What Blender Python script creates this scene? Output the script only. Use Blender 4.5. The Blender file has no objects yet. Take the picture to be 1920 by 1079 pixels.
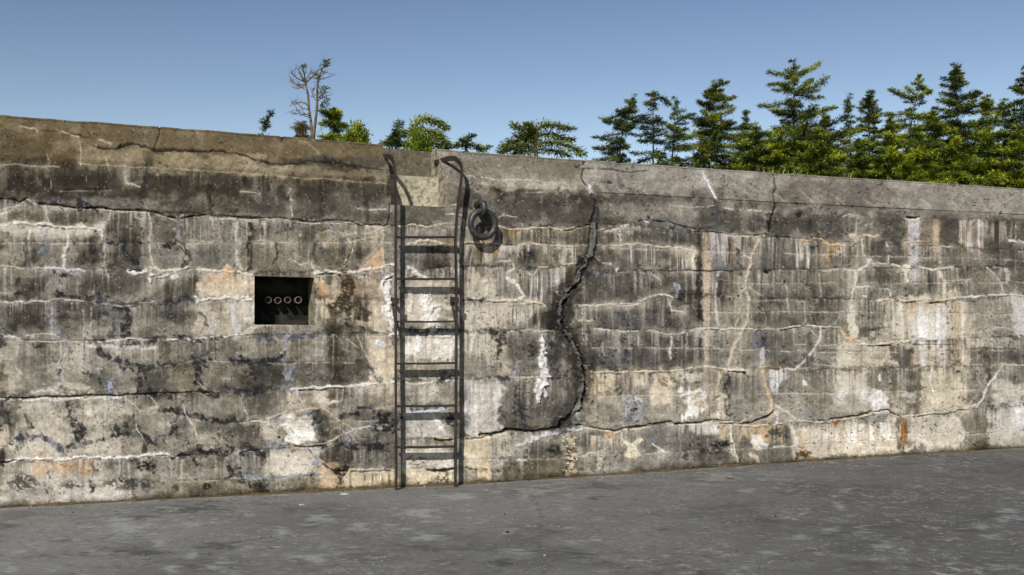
import bpy, math, random
import numpy as np
from mathutils import Vector, Matrix

# ------------------------------------------------------------------ camera, sky, sun, exposure
scene = bpy.context.scene
COL = scene.collection
F = 1920 * 35.0 / 36.0            # focal length in photo pixels
CX, HY = 960.0, 620.0             # principal column, horizon row
EYE = 1.357
cam_d = bpy.data.cameras.new('camera')
cam_d.sensor_width = 36.0
cam_d.lens = 35.0
cam_d.shift_y = (HY - 539.5) / 1920.0
cam_d.clip_start = 0.05
cam_d.clip_end = 2000
cam = bpy.data.objects.new('camera', cam_d)
cam.location = (0, 0, EYE)
cam.rotation_euler = (math.radians(90), 0, 0)
COL.objects.link(cam)
scene.camera = cam

WK = 0.398                         # wall: Y = WY0 + WK * X
WY0 = 9.17
PHI = math.atan(WK)
WD = np.array([math.cos(PHI), math.sin(PHI), 0.0])     # along the wall, to the right
WN = np.array([math.sin(PHI), -math.cos(PHI), 0.0])    # out of the wall, to the camera
WO = np.array([0.0, WY0, 0.0])
SUNV = WN * 1.0 - WD * 0.78 + np.array([0, 0, 0.95])
SUNV = SUNV / np.linalg.norm(SUNV)
SUN_EL = math.asin(SUNV[2])
SUN_ROT = math.atan2(SUNV[0], SUNV[1])

world = bpy.data.worlds.new('World')
scene.world = world
world.use_nodes = True
wn = world.node_tree
wn.nodes.clear()
wo = wn.nodes.new('ShaderNodeOutputWorld')
wb = wn.nodes.new('ShaderNodeBackground')
ws = wn.nodes.new('ShaderNodeTexSky')
ws.sky_type = 'NISHITA'
ws.sun_disc = False
ws.sun_elevation = SUN_EL
ws.sun_rotation = SUN_ROT
ws.altitude = 50
ws.air_density = 1.0
ws.dust_density = 0.0
ws.ozone_density = 1.2
wb.inputs['Strength'].default_value = 0.0515
wg = wn.nodes.new('ShaderNodeGamma')           # steeper fall-off towards the zenith, over the whole dome
wg.inputs['Gamma'].default_value = 1.6
wm = wn.nodes.new('ShaderNodeMix')
wm.data_type = 'RGBA'
wm.blend_type = 'MULTIPLY'
wm.inputs[0].default_value = 1.0
wm.inputs[7].default_value = (0.89, 0.645, 0.505, 1)
wn.links.new(ws.outputs[0], wg.inputs[0])
wn.links.new(wg.outputs[0], wm.inputs[6])
wn.links.new(wm.outputs[2], wb.inputs[0])
wn.links.new(wb.outputs[0], wo.inputs[0])

sun_d = bpy.data.lights.new('sun', 'SUN')
sun_d.energy = 5.0
sun_d.angle = math.radians(0.53)
sun_d.color = (1.0, 0.95, 0.87)
sun = bpy.data.objects.new('sun', sun_d)
sun.rotation_euler = Vector((-SUNV).tolist()).to_track_quat('-Z', 'Y').to_euler()
sun.location = (-4, -8, 12)
COL.objects.link(sun)

scene.view_settings.view_transform = 'Standard'
scene.view_settings.look = 'None'
scene.view_settings.exposure = 0.32
scene.view_settings.gamma = 1.0
scene.view_settings.use_curve_mapping = False
scene.cycles.use_denoising = True
scene.cycles.max_bounces = 6

# ------------------------------------------------------------------ helpers
rnd = random.Random(11)


def tag(o, label=None, cat=None, group=None, kind=None):
    if label: o['label'] = label
    if cat: o['category'] = cat
    if group: o['group'] = group
    if kind: o['kind'] = kind
    return o


def empty(name, loc=(0, 0, 0)):
    o = bpy.data.objects.new(name, None)
    o.location = loc
    o.empty_display_size = 0.2
    COL.objects.link(o)
    return o


def mesh_np(name, V, faces, mat, parent=None, smooth=False, colors=None, tint=None):
    """V (n,3) array; faces (m,4) or (m,3) index array"""
    V = np.asarray(V, dtype=np.float32)
    faces = np.asarray(faces, dtype=np.int32)
    me = bpy.data.meshes.new(name)
    k = faces.shape[1]
    me.vertices.add(len(V))
    me.vertices.foreach_set('co', V.ravel())
    me.loops.add(faces.size)
    me.loops.foreach_set('vertex_index', faces.ravel())
    me.polygons.add(len(faces))
    me.polygons.foreach_set('loop_start', np.arange(0, faces.size, k, dtype=np.int32))
    me.polygons.foreach_set('loop_total', np.full(len(faces), k, dtype=np.int32))
    me.polygons.foreach_set('use_smooth', np.full(len(faces), bool(smooth)))
    if colors is not None:
        a = me.attributes.new('paint', 'FLOAT_COLOR', 'POINT')
        c = np.ones((len(V), 4), dtype=np.float32)
        c[:, :3] = colors
        a.data.foreach_set('color', c.ravel())
    if tint is not None:
        a = me.attributes.new('tint', 'FLOAT', 'FACE')
        a.data.foreach_set('value', np.asarray(tint, dtype=np.float32))
    me.materials.append(mat)
    me.update(calc_edges=True)
    o = bpy.data.objects.new(name, me)
    COL.objects.link(o)
    if parent is not None:
        o.parent = parent
        o.matrix_parent_inverse = Matrix.Translation(parent.location).inverted()
    return o


class MB:
    """collects polygons of mixed size, then links ONE mesh object"""
    def __init__(self):
        self.v, self.f = [], []

    def add(self, vs, fs):
        b = len(self.v)
        self.v += [tuple(p) for p in vs]
        self.f += [tuple(i + b for i in q) for q in fs]

    def quad(self, a, b, c, d):
        self.add([a, b, c, d], [(0, 1, 2, 3)])

    def tube(self, path, radii, n=10, cap=True, closed=False):
        P = [np.asarray(p, float) for p in path]
        m = len(P)
        if not hasattr(radii, '__len__'):
            radii = [radii] * m
        ref = None
        vs = []
        for i in range(m):
            if closed:
                t = P[(i + 1) % m] - P[i - 1]
            else:
                t = P[min(i + 1, m - 1)] - P[max(i - 1, 0)]
            t = t / (np.linalg.norm(t) + 1e-9)
            if ref is None:
                ref = np.array([0, 0, 1.0]) if abs(t[2]) < 0.8 else np.array([1.0, 0, 0])
            u = np.cross(ref, t)
            u /= np.linalg.norm(u) + 1e-9
            w = np.cross(t, u)
            ref = w
            for k in range(n):
                a = 2 * math.pi * k / n
                vs.append(P[i] + radii[i] * (math.cos(a) * u + math.sin(a) * w))
        fs = []
        for i in range(m if closed else m - 1):
            j = (i + 1) % m
            for k in range(n):
                k2 = (k + 1) % n
                fs.append((i * n + k, i * n + k2, j * n + k2, j * n + k))
        if cap and not closed:
            fs.append(tuple(range(n - 1, -1, -1)))
            fs.append(tuple((m - 1) * n + k for k in range(n)))
        self.add(vs, fs)

    def bar(self, path, b, wid, thick):
        """rectangular bar swept along path; b = lateral unit vector, wid along b, thick across"""
        P = [np.asarray(p, float) for p in path]
        m = len(P)
        vs = []
        for i in range(m):
            t = P[min(i + 1, m - 1)] - P[max(i - 1, 0)]
            t = t / np.linalg.norm(t)
            u = b - t * np.dot(b, t)
            u /= np.linalg.norm(u)
            w = np.cross(t, u)
            c = 0.12
            hw, ht = wid / 2, thick / 2
            for (p, q) in ((-1, -1 + c), (-1 + c * 2, -1), (1 - c * 2, -1), (1, -1 + c), (1, 1 - c), (1 - c * 2, 1), (-1 + c * 2, 1), (-1, 1 - c)):
                vs.append(P[i] + u * p * hw + w * q * ht)
        fs = []
        for i in range(m - 1):
            for k in range(8):
                k2 = (k + 1) % 8
                fs.append((i * 8 + k, i * 8 + k2, (i + 1) * 8 + k2, (i + 1) * 8 + k))
        fs.append(tuple(range(7, -1, -1)))
        fs.append(tuple((m - 1) * 8 + k for k in range(8)))
        self.add(vs, fs)

    def box(self, c, ax, ay, az):
        c = np.asarray(c, float)
        vs = [c + sx * ax + sy * ay + sz * az for sz in (-1, 1) for sy in (-1, 1) for sx in (-1, 1)]
        self.add(vs, [(0, 2, 3, 1), (4, 5, 7, 6), (0, 1, 5, 4), (2, 6, 7, 3), (0, 4, 6, 2), (1, 3, 7, 5)])

    def build(self, name, mat, parent=None, smooth=False, colors=None):
        me = bpy.data.meshes.new(name)
        me.from_pydata(self.v, [], self.f)
        if smooth:
            me.polygons.foreach_set('use_smooth', [True] * len(me.polygons))
        me.materials.append(mat)
        me.update()
        o = bpy.data.objects.new(name, me)
        COL.objects.link(o)
        if parent is not None:
            o.parent = parent
            o.matrix_parent_inverse = Matrix.Translation(parent.location).inverted()
        return o


def at(px, py, Y):
    """a photo pixel at a depth Y, as a point"""
    return np.array([(px - CX) * Y / F, Y, EYE + (HY - py) * Y / F])


def on_wall(px, py, off=0.0):
    """a photo pixel on the plane parallel to the wall face, off metres in front of it"""
    k = (px - CX) / F
    # point on plane: Y = WY0 + WK*X - off/cos(PHI)
    y0 = WY0 - off / math.cos(PHI)
    Y = y0 / (1 - WK * k)
    return at(px, py, Y)


def smooth_path(pts, n=6):
    P = [np.asarray(p, float) for p in pts]
    out = []
    for i in range(len(P) - 1):
        p0, p1, p2, p3 = P[max(i - 1, 0)], P[i], P[i + 1], P[min(i + 2, len(P) - 1)]
        for k in range(n):
            t = k / n
            out.append(0.5 * ((2 * p1) + (p2 - p0) * t + (2 * p0 - 5 * p1 + 4 * p2 - p3) * t * t + (-p0 + 3 * p1 - 3 * p2 + p3) * t ** 3))
    out.append(P[-1])
    return out


_T = np.random.RandomState(5).rand(256, 256).astype(np.float32)


def vnoise(x, y, seed=0):
    x = np.asarray(x, dtype=np.float32) + seed * 17.31
    y = np.asarray(y, dtype=np.float32) + seed * 9.77
    xi = np.floor(x).astype(np.int32)
    yi = np.floor(y).astype(np.int32)
    fx = x - xi
    fy = y - yi
    fx = fx * fx * (3 - 2 * fx)
    fy = fy * fy * (3 - 2 * fy)
    x0, x1, y0, y1 = xi & 255, (xi + 1) & 255, yi & 255, (yi + 1) & 255
    return (_T[y0, x0] * (1 - fx) + _T[y0, x1] * fx) * (1 - fy) + (_T[y1, x0] * (1 - fx) + _T[y1, x1] * fx) * fy


def fbm(x, y, seed=0, octv=4):
    s, a, t = 0, 1.0, 0
    for o in range(octv):
        s = s + a * vnoise(x * 2 ** o, y * 2 ** o, seed + o * 3.7)
        t += a
        a *= 0.55
    return s / t            # 0..1 around .5


def sstep(a, b, x):
    t = np.clip((x - a) / (b - a), 0, 1)
    return t * t * (3 - 2 * t)


def lin(c):
    c = np.asarray(c, dtype=np.float32) / 255.0
    return np.where(c <= 0.04045, c / 12.92, ((c + 0.055) / 1.055) ** 2.4)


# ------------------------------------------------------------------ materials
def new_mat(name):
    m = bpy.data.materials.new(name)
    m.use_nodes = True
    nt = m.node_tree
    b = nt.nodes['Principled BSDF']
    return m, nt, b


def node(nt, kind, **kw):
    n = nt.nodes.new(kind)
    for k, v in kw.items():
        if k.startswith('i_'):
            n.inputs[k[2:].replace('_', ' ')].default_value = v
        else:
            setattr(n, k, v)
    return n


def paint_mat(name, rough=0.92, bump=0.35, grain=(0.72, 1.28), fine=180, spec=0.25):
    """colour comes from the mesh's own paint attribute; grain, pits and relief from noise"""
    m, nt, b = new_mat(name)
    L = nt.links.new
    at_ = node(nt, 'ShaderNodeAttribute', attribute_name='paint')
    tc = node(nt, 'ShaderNodeTexCoord')
    n1 = node(nt, 'ShaderNodeTexNoise', i_Scale=fine, i_Detail=4.0, i_Roughness=0.65)
    n2 = node(nt, 'ShaderNodeTexNoise', i_Scale=fine * 0.22, i_Detail=6.0, i_Roughness=0.7)
    L(tc.outputs['Object'], n1.inputs['Vector'])
    L(tc.outputs['Object'], n2.inputs['Vector'])
    mr = node(nt, 'ShaderNodeMapRange')
    mr.inputs['From Min'].default_value = 0.3
    mr.inputs['From Max'].default_value = 0.7
    mr.inputs['To Min'].default_value = grain[0]
    mr.inputs['To Max'].default_value = grain[1]
    L(n1.outputs['Fac'], mr.inputs['Value'])
    mr2 = node(nt, 'ShaderNodeMapRange')
    mr2.inputs['From Min'].default_value = 0.3
    mr2.inputs['From Max'].default_value = 0.7
    mr2.inputs['To Min'].default_value = 1 - (1 - grain[0]) * 0.9
    mr2.inputs['To Max'].default_value = 1 + (grain[1] - 1) * 0.9
    L(n2.outputs['Fac'], mr2.inputs['Value'])
    mm = node(nt, 'ShaderNodeMath', operation='MULTIPLY')
    L(mr.outputs[0], mm.inputs[0])
    L(mr2.outputs[0], mm.inputs[1])
    vm = node(nt, 'ShaderNodeVectorMath', operation='SCALE')
    L(at_.outputs['Color'], vm.inputs[0])
    L(mm.outputs[0], vm.inputs['Scale'])
    L(vm.outputs[0], b.inputs['Base Color'])
    b.inputs['Roughness'].default_value = rough
    b.inputs['Specular IOR Level'].default_value = spec
    ad = node(nt, 'ShaderNodeMath', operation='ADD')
    L(n1.outputs['Fac'], ad.inputs[0])
    L(n2.outputs['Fac'], ad.inputs[1])
    bp = node(nt, 'ShaderNodeBump', i_Strength=bump, i_Distance=0.006)
    L(ad.outputs[0], bp.inputs['Height'])
    L(bp.outputs[0], b.inputs['Normal'])
    return m


def noise_mat(name, c1, c2, scale=8, rough=0.8, metal=0.0, bump=0.2, spec=0.4, detail=6):
    m, nt, b = new_mat(name)
    L = nt.links.new
    tc = node(nt, 'ShaderNodeTexCoord')
    n = node(nt, 'ShaderNodeTexNoise', i_Scale=scale, i_Detail=detail, i_Roughness=0.65)
    L(tc.outputs['Object'], n.inputs['Vector'])
    r = node(nt, 'ShaderNodeValToRGB')
    r.color_ramp.elements[0].position = 0.35
    r.color_ramp.elements[1].position = 0.68
    r.color_ramp.elements[0].color = (*c1, 1)
    r.color_ramp.elements[1].color = (*c2, 1)
    L(n.outputs['Fac'], r.inputs[0])
    L(r.outputs[0], b.inputs['Base Color'])
    b.inputs['Roughness'].default_value = rough
    b.inputs['Metallic'].default_value = metal
    b.inputs['Specular IOR Level'].default_value = spec
    bp = node(nt, 'ShaderNodeBump', i_Strength=bump, i_Distance=0.004)
    L(n.outputs['Fac'], bp.inputs['Height'])
    L(bp.outputs[0], b.inputs['Normal'])
    return m


def leaf_mat(name, stops, trans=0.12):
    m, nt, b = new_mat(name)
    L = nt.links.new
    at_ = node(nt, 'ShaderNodeAttribute', attribute_name='tint')
    r = node(nt, 'ShaderNodeValToRGB')
    els = r.color_ramp.elements
    els[0].position, els[0].color = stops[0][0], (*stops[0][1], 1)
    els[1].position, els[1].color = stops[-1][0], (*stops[-1][1], 1)
    for p, c in stops[1:-1]:
        e = els.new(p)
        e.color = (*c, 1)
    L(at_.outputs['Fac'], r.inputs[0])
    L(r.outputs[0], b.inputs['Base Color'])
    b.inputs['Roughness'].default_value = 0.6
    b.inputs['Specular IOR Level'].default_value = 0.25
    tr = node(nt, 'ShaderNodeBsdfTranslucent')
    L(r.outputs[0], tr.inputs['Color'])
    mx = node(nt, 'ShaderNodeMixShader')
    mx.inputs[0].default_value = trans
    out = nt.nodes['Material Output']
    L(b.outputs[0], mx.inputs[1])
    L(tr.outputs[0], mx.inputs[2])
    L(mx.outputs[0], out.inputs['Surface'])
    return m


M_WALL = paint_mat('weathered_concrete')
M_GROUND = paint_mat('dark_slab', rough=0.88, bump=0.5, grain=(0.80, 1.20), fine=260)
M_GROUND_NT = M_GROUND.node_tree
def _ground_detail(nt):
    L = nt.links.new
    b = nt.nodes['Principled BSDF']
    src = b.inputs['Base Color'].links[0].from_socket
    tc = node(nt, 'ShaderNodeTexCoord')

    def band(scale, lo, hi, detail, rough, gate_scale, glo, ghi):
        n = node(nt, 'ShaderNodeTexNoise', i_Scale=scale, i_Detail=detail, i_Roughness=rough)
        g = node(nt, 'ShaderNodeTexNoise', i_Scale=gate_scale, i_Detail=3.0)
        r1 = node(nt, 'ShaderNodeMapRange', interpolation_type='SMOOTHSTEP')
        r2 = node(nt, 'ShaderNodeMapRange', interpolation_type='SMOOTHSTEP')
        for r_, a_, b_ in ((r1, lo, hi), (r2, glo, ghi)):
            r_.inputs['From Min'].default_value = a_
            r_.inputs['From Max'].default_value = b_
        L(tc.outputs['Object'], n.inputs['Vector'])
        L(tc.outputs['Object'], g.inputs['Vector'])
        L(n.outputs['Fac'], r1.inputs['Value'])
        L(g.outputs['Fac'], r2.inputs['Value'])
        m = node(nt, 'ShaderNodeMath', operation='MULTIPLY')
        L(r1.outputs[0], m.inputs[0])
        L(r2.outputs[0], m.inputs[1])
        return m

    def lay(src, mask, col, amt):
        k = node(nt, 'ShaderNodeMath', operation='MULTIPLY')
        L(mask.outputs[0], k.inputs[0])
        k.inputs[1].default_value = amt
        x = node(nt, 'ShaderNodeMix', data_type='RGBA')
        L(k.outputs[0], x.inputs[0])
        L(src, x.inputs[6])
        x.inputs[7].default_value = (*col, 1)
        return x.outputs[2]
    src = lay(src, band(8, .535, .60, 13, .80, .9, .45, .58), (.24, .235, .22), .8)
    src = lay(src, band(34, .575, .61, 8, .75, 1.7, .46, .58), (.30, .295, .28), .85)
    src = lay(src, band(6, .54, .61, 13, .80, 1.1, .47, .59), (.035, .034, .032), .5)
    src = lay(src, band(300, .70, .74, 2, .5, 2.0, .3, .5), (.30, .29, .27), .7)
    src = lay(src, band(240, .69, .73, 2, .5, 2.6, .3, .5), (.02, .02, .018), .7)
    L(src, b.inputs['Base Color'])


_ground_detail(M_GROUND_NT)
M_IRON = noise_mat('weathered_iron', (0.006, 0.005, 0.0045), (0.028, 0.018, 0.012), 24, 0.62, 0.0, 0.35, 0.45)
M_RING = noise_mat('painted_iron', (0.008, 0.0083, 0.009), (0.040, 0.040, 0.042), 34, 0.5, 0.0, 0.5, 0.5)
M_PIPE = noise_mat('pipe_clay', (0.04, 0.03, 0.022), (0.15, 0.12, 0.095), 60, 0.8)
M_BLACK = noise_mat('bore_shade', (0.006, 0.006, 0.006), (0.02, 0.02, 0.018), 20, 0.95)  # near-black standing in for the shade inside the pipes
M_BARK = noise_mat('bark', (0.035, 0.026, 0.018), (0.13, 0.10, 0.07), 6, 0.95, 0.0, 0.6, 0.2)
M_TWIG = noise_mat('dead_bark', (0.06, 0.045, 0.032), (0.17, 0.135, 0.10), 6, 0.95, 0.0, 0.5, 0.2)
M_TURF = noise_mat('turf', (0.05, 0.06, 0.02), (0.14, 0.13, 0.05), 3, 0.95)
FIR = leaf_mat('fir_needles', [(0.0, (0.010, 0.020, 0.006)), (0.3, (0.05, 0.075, 0.012)), (0.6, (0.15, 0.19, 0.018)), (1.0, (0.31, 0.35, 0.035))])
FIR_DARK = leaf_mat('spruce_needles', [(0.0, (0.008, 0.018, 0.008)), (0.35, (0.045, 0.072, 0.016)), (0.7, (0.12, 0.165, 0.022)), (1.0, (0.24, 0.28, 0.035))])
BUSH = leaf_mat('bush_leaves', [(0.0, (0.012, 0.024, 0.005)), (0.3, (0.06, 0.09, 0.010)), (0.6, (0.17, 0.22, 0.012)), (1.0, (0.33, 0.37, 0.02))])
DEADLEAF = leaf_mat('brown_needles', [(0.0, (0.05, 0.038, 0.016)), (0.5, (0.13, 0.095, 0.04)), (1.0, (0.24, 0.18, 0.08))], 0.1)
GRASSM = leaf_mat('grass_blades', [(0.0, (0.05, 0.07, 0.01)), (0.5, (0.14, 0.17, 0.02)), (1.0, (0.42, 0.36, 0.16))], 0.3)

# ------------------------------------------------------------------ wall: measured lines
TOPX = np.array([-400, 0, 300, 700, 830, 1090, 1450, 1920, 2400], float)
TOPY = np.array([189, 217, 238, 270.5, 281, 300, 325, 354, 382], float)
BOTX = np.array([-400, 0, 500, 950, 1400, 1920, 2400], float)
BOTY = np.array([974, 953, 927, 904, 873, 840, 811], float)
SETB = 0.28          # how far the top edge lies behind the face
SLOPE_H = 0.35       # height of the sloping coping


def proj(P):
    Y = np.maximum(P[..., 1], 0.3)
    return CX + P[..., 0] * F / Y, HY - (P[..., 2] - EYE) * F / Y


def s_to_xy(s, off=0.0):
    s = np.asarray(s, float)
    return WO[0] + WD[0] * s + WN[0] * off, WO[1] + WD[1] * s + WN[1] * off


# height of the top edge and of the ground along the wall (sampled, smoothed, clamped outside the frame)
_ss = np.linspace(-5.2, 8.2, 400)
_x, _y = s_to_xy(_ss, -SETB)
_px = CX + _x * F / _y
_zt = EYE + (HY - np.interp(_px, TOPX, TOPY)) * _y / F
_x, _y = s_to_xy(_ss, 0)
_px = CX + _x * F / _y
_zg = EYE - (np.interp(_px, BOTX, BOTY) - HY) * _y / F
_k = np.ones(25) / 25
_zt = np.convolve(np.pad(_zt, 12, mode='edge'), _k, mode='valid')
_zg = np.convolve(np.pad(_zg, 12, mode='edge'), _k, mode='valid')


def z_top(s): return np.interp(s, _ss, _zt)
def z_gnd(s): return np.interp(s, _ss, _zg)


def px_to_s(px, off=0.0):
    P = on_wall(px, HY, off)
    return float(np.dot(P - WO, WD))


# ------------------------------------------------------------------ wall: the grid
STEP = 1.62
cols_px = np.concatenate([np.arange(-60, 1985, STEP)])
s_in = np.array([px_to_s(p) for p in cols_px])
N0, N1 = px_to_s(733), px_to_s(836)            # ladder notch
H0, H1 = px_to_s(477), px_to_s(588.5)          # niche
for v in (N0, N1, H0, H1):                     # snap nearest columns on the edges
    s_in[np.argmin(abs(s_in - v))] = v
s_left = s_in[0] - np.cumsum(np.geomspace(0.02, 0.9, 42))[::-1]
s_right = s_in[-1] + np.cumsum(np.geomspace(0.02, 1.6, 46))
S = np.concatenate([s_left, s_in, s_right])
NC = len(S)
ZT, ZG = z_top(S), z_gnd(S)
ZS = ZT - SLOPE_H
OVER = 0.010 * np.clip((S - px_to_s(1010)) / (px_to_s(1180) - px_to_s(1010)), 0, 1)      # the coping oversails on the right
n_top, n_lip, n_slope, n_face = 14, 3, 58, 402
rows_off, rows_z = [], []
for k in range(n_top):                          # flat top, from the back forwards
    f = k / n_top
    rows_off.append(np.full(NC, -SETB - 1.3 * (1 - f) ** 2))
    rows_z.append(ZT + 0.0 * f)
for k in range(n_lip):                          # rounded arris
    a = (k + 0.5) / n_lip * math.pi / 4
    rows_off.append(np.full(NC, -SETB + 0.02 * math.sin(a)))
    rows_z.append(ZT - 0.02 * (1 - math.cos(a)) - 0.004 * k)
for k in range(n_slope):                        # sloping coping
    f = (k + 0.5) / n_slope
    g = f + 0.05 * math.sin(math.pi * f)
    rows_off.append(-SETB * (1 - f) + 0.02 * math.sin(math.pi * f) + OVER * f)
    rows_z.append(ZT - 0.015 - (SLOPE_H - 0.015) * f)
NI0, NI1 = None, None
for k in range(n_face + 1):
    f = k / n_face
    rows_off.append(np.zeros(NC))
    rows_z.append(ZS - 0.004 + (ZG - 0.06 - ZS + 0.004) * f)
OFF = np.array(rows_off)
Z = np.array(rows_z)
NR = OFF.shape[0]
R_FACE = n_top + n_lip + n_slope
SG = np.broadcast_to(S, OFF.shape).copy()
BX = WO[0] + WD[0] * SG + WN[0] * OFF
BY = WO[1] + WD[1] * SG + WN[1] * OFF
PX, PY = proj(np.stack([BX, BY, Z], -1))
PX = PX.astype(np.float32)
PY = PY.astype(np.float32)

# paint is authored as the colour seen in full sun, then divided by the light that falls on the face
KEY = np.array([1.60, 1.53, 1.43], np.float32)
IMG = np.zeros((NR, NC, 3), np.float32)
DISP = np.zeros((NR, NC), np.float32)
FILL = np.zeros((NR, NC), np.float32)      # mortar plugging the tall crack
LIME = np.zeros((NR, NC), np.float32)      # thick lime run

big = fbm(PX / 150, PY / 110, 1, 5)
med = fbm(PX / 42, PY / 34, 2, 5)
sml = fbm(PX / 11, PY / 9, 3, 4)
base = lin((132, 126, 112))[None, None] * np.ones((NR, NC, 1), np.float32)
IMG[:] = base * (0.55 + 0.9 * big)[..., None]
warm = (fbm(PX / 95, PY / 70, 9, 3) - 0.5)[..., None]
IMG *= 1 + warm * np.array([0.25, 0.05, -0.35], np.float32)


def window(x0, x1, y0, y1):
    mid = PX[R_FACE + 100]
    c = np.where((mid > x0 - 22) & (mid < x1 + 22))[0]
    if len(c) == 0: return None
    sub = PY[:, c[0]:c[-1] + 1]
    r = np.where((sub.max(1) > y0) & (sub.min(1) < y1) & (np.arange(NR) >= n_top - 2))[0]
    if len(r) == 0: return None
    return slice(r[0], r[-1] + 1), slice(c[0], c[-1] + 1)


_seed = [100]


def blend(w, m, col, jit=0.10):
    x, y = PX[w], PY[w]
    c = lin(col) * (1 + jit * 4 * (fbm(x / 7, y / 7, _seed[0] + 5, 3) - 0.5))[..., None]
    m = np.clip(m, 0, 1)[..., None]
    IMG[w] = IMG[w] * (1 - m) + c * m


def stroke_mask(pts, w, rough=1.0, broken=0.0, full=False):
    _seed[0] += 1
    sd = _seed[0] * 0.37
    pts = np.array(pts, np.float32)
    ws = np.atleast_1d(np.array(w, np.float32))
    ws = np.interp(np.linspace(0, 1, len(pts)), np.linspace(0, 1, len(ws)), ws) if len(ws) > 1 else np.full(len(pts), ws[0])
    mw = ws.max()
    pad = mw * 1.6 + (60 if full else 8)
    win = window(pts[:, 0].min() - pad, pts[:, 0].max() + pad, pts[:, 1].min() - pad, pts[:, 1].max() + pad)
    if win is None: return (None, None, None, None) if full else (None, None, None)
    x, y = PX[win], PY[win]
    amp = (1.6 + 0.32 * mw) * rough
    xx = x + amp * 2 * (fbm(x / 9, y / 9, sd, 3) - 0.5) + amp * 1.6 * (vnoise(x / 26, y / 26, sd + 3) - 0.5)
    yy = y + amp * 2 * (fbm(x / 9, y / 9, sd + 1, 3) - 0.5) + amp * 1.6 * (vnoise(x / 26, y / 26, sd + 4) - 0.5)
    best = np.full(x.shape, 1e9, np.float32)
    bw = np.full(x.shape, ws[0], np.float32)
    dyb = np.full(x.shape, 1e9, np.float32)
    for i in range(len(pts) - 1):
        a, b = pts[i], pts[i + 1]
        d = b - a
        t = np.clip(((xx - a[0]) * d[0] + (yy - a[1]) * d[1]) / (d @ d + 1e-6), 0, 1)
        dd = np.hypot(xx - a[0] - t * d[0], yy - a[1] - t * d[1])
        nb = dd < best
        best = np.where(nb, dd, best)
        bw = np.where(nb, ws[i] + (ws[i + 1] - ws[i]) * t, bw)
        if full and abs(d[0]) > 0.6 * abs(d[1]):
            tx_ = (x - a[0]) / d[0]
            vd = y - (a[1] + d[1] * tx_)
            dyb = np.where((tx_ >= 0) & (tx_ <= 1) & (vd > -1) & (vd < dyb), vd, dyb)
    hw = bw * 0.5 * (0.55 + 0.9 * fbm(x / 12, y / 12, sd + 7, 3))
    m = sstep(hw + 1.0, hw - 0.8, best)
    if broken > 0:
        n = fbm(x / 16, y / 12, sd + 11, 4)
        m = m * sstep(broken * 0.62, broken * 0.62 + 0.14, n)
    if full: return win, m, best, dyb
    return win, m, best


def weep(win, dy, length, a, col, sd):
    """mineral runs hanging below a joint"""
    x, y = PX[win], PY[win]
    n = fbm(x / 3.2, y / 70, sd + 5, 3)
    ln = length * (0.25 + 1.6 * sstep(.35, .75, vnoise(x / 5.0, 0 * y, sd + 6)))
    m = (dy > 0) * (dy < 400) * np.exp(-np.maximum(dy, 0) / ln) * sstep(.42, .62, n) * sstep(.38, .6, fbm(x / 45, y / 200, sd + 8, 3))
    blend(win, m * a, col, 0.05)


def V(pts, w=2.5, col=(198, 188, 168), a=0.9, broken=0.42, lift=0.004):
    """pale mineral vein standing slightly proud"""
    win, m, d, dy = stroke_mask(pts, np.maximum(np.array(w) * 0.85, 1.7), 1.0, broken, full=True)
    if win is None: return
    w = float(np.mean(w))
    x, y = PX[win], PY[win]
    sd = _seed[0] * 0.21
    halo = np.exp(-(d / (w * 2.6 + 3)) ** 2) * 0.5 * sstep(.35, .65, fbm(x / 20, y / 16, sd, 4))
    blend(win, halo * a, (176, 166, 146), 0.05)
    weep(win, dy, 7 * w, a * .5, tuple(0.93 * v for v in col), sd)
    vary = 0.45 + 0.75 * sstep(.3, .6, fbm(x / 13, y / 13, sd + 2, 4))
    blend(win, m * a * np.minimum(vary, 1), col)
    DISP[win] += m * lift * 0.45 * (0.3 + 1.4 * sml[win])


def C(pts, w=2.5, a=0.88, depth=0.02, broken=0.26, col=(30, 28, 24)):
    win, m, d = stroke_mask(pts, np.maximum(np.array(w, float) * .82, 1.6), 1.0, broken)
    if win is None: return
    blend(win, m * a, col)
    DISP[win] -= m * depth * .75


def T(pts, w=6, col=(50, 51, 53), a=0.85, broken=0.52, rough=1.5):
    """black crust / old tar in blotchy strokes"""
    win, m, d = stroke_mask(pts, np.array(w) * 1.5, rough * 1.25, broken)
    if win is None: return
    x, y = PX[win], PY[win]
    sd = _seed[0] * 0.23
    n = fbm(x / 6, y / 5, sd, 4)
    soft = np.exp(-(d / (np.mean(w) * 1.1 + 2)) ** 2) * .45 * sstep(.38, .6, fbm(x / 12, y / 10, sd + 3, 4))
    blend(win, soft * a, tuple(v * 1.25 for v in col), 0.1)
    m = m * sstep(.28, .52, n)
    blend(win, m * a, col, 0.2)
    DISP[win] -= m * 0.002


def B(pts, w=8, col=(118, 126, 150), a=0.7, broken=0.4):
    win, m, d = stroke_mask(pts, np.array(w) * 1.25, 1.5, broken)
    if win is None: return
    x, y = PX[win], PY[win]
    g = sum(col) / 3.0
    col = tuple(g + (v - g) * .42 for v in col)
    m = m * (.35 + .75 * sstep(.3, .62, fbm(x / 7, y / 11, _seed[0] * .3, 4)))
    blend(win, m * a, col)


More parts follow.
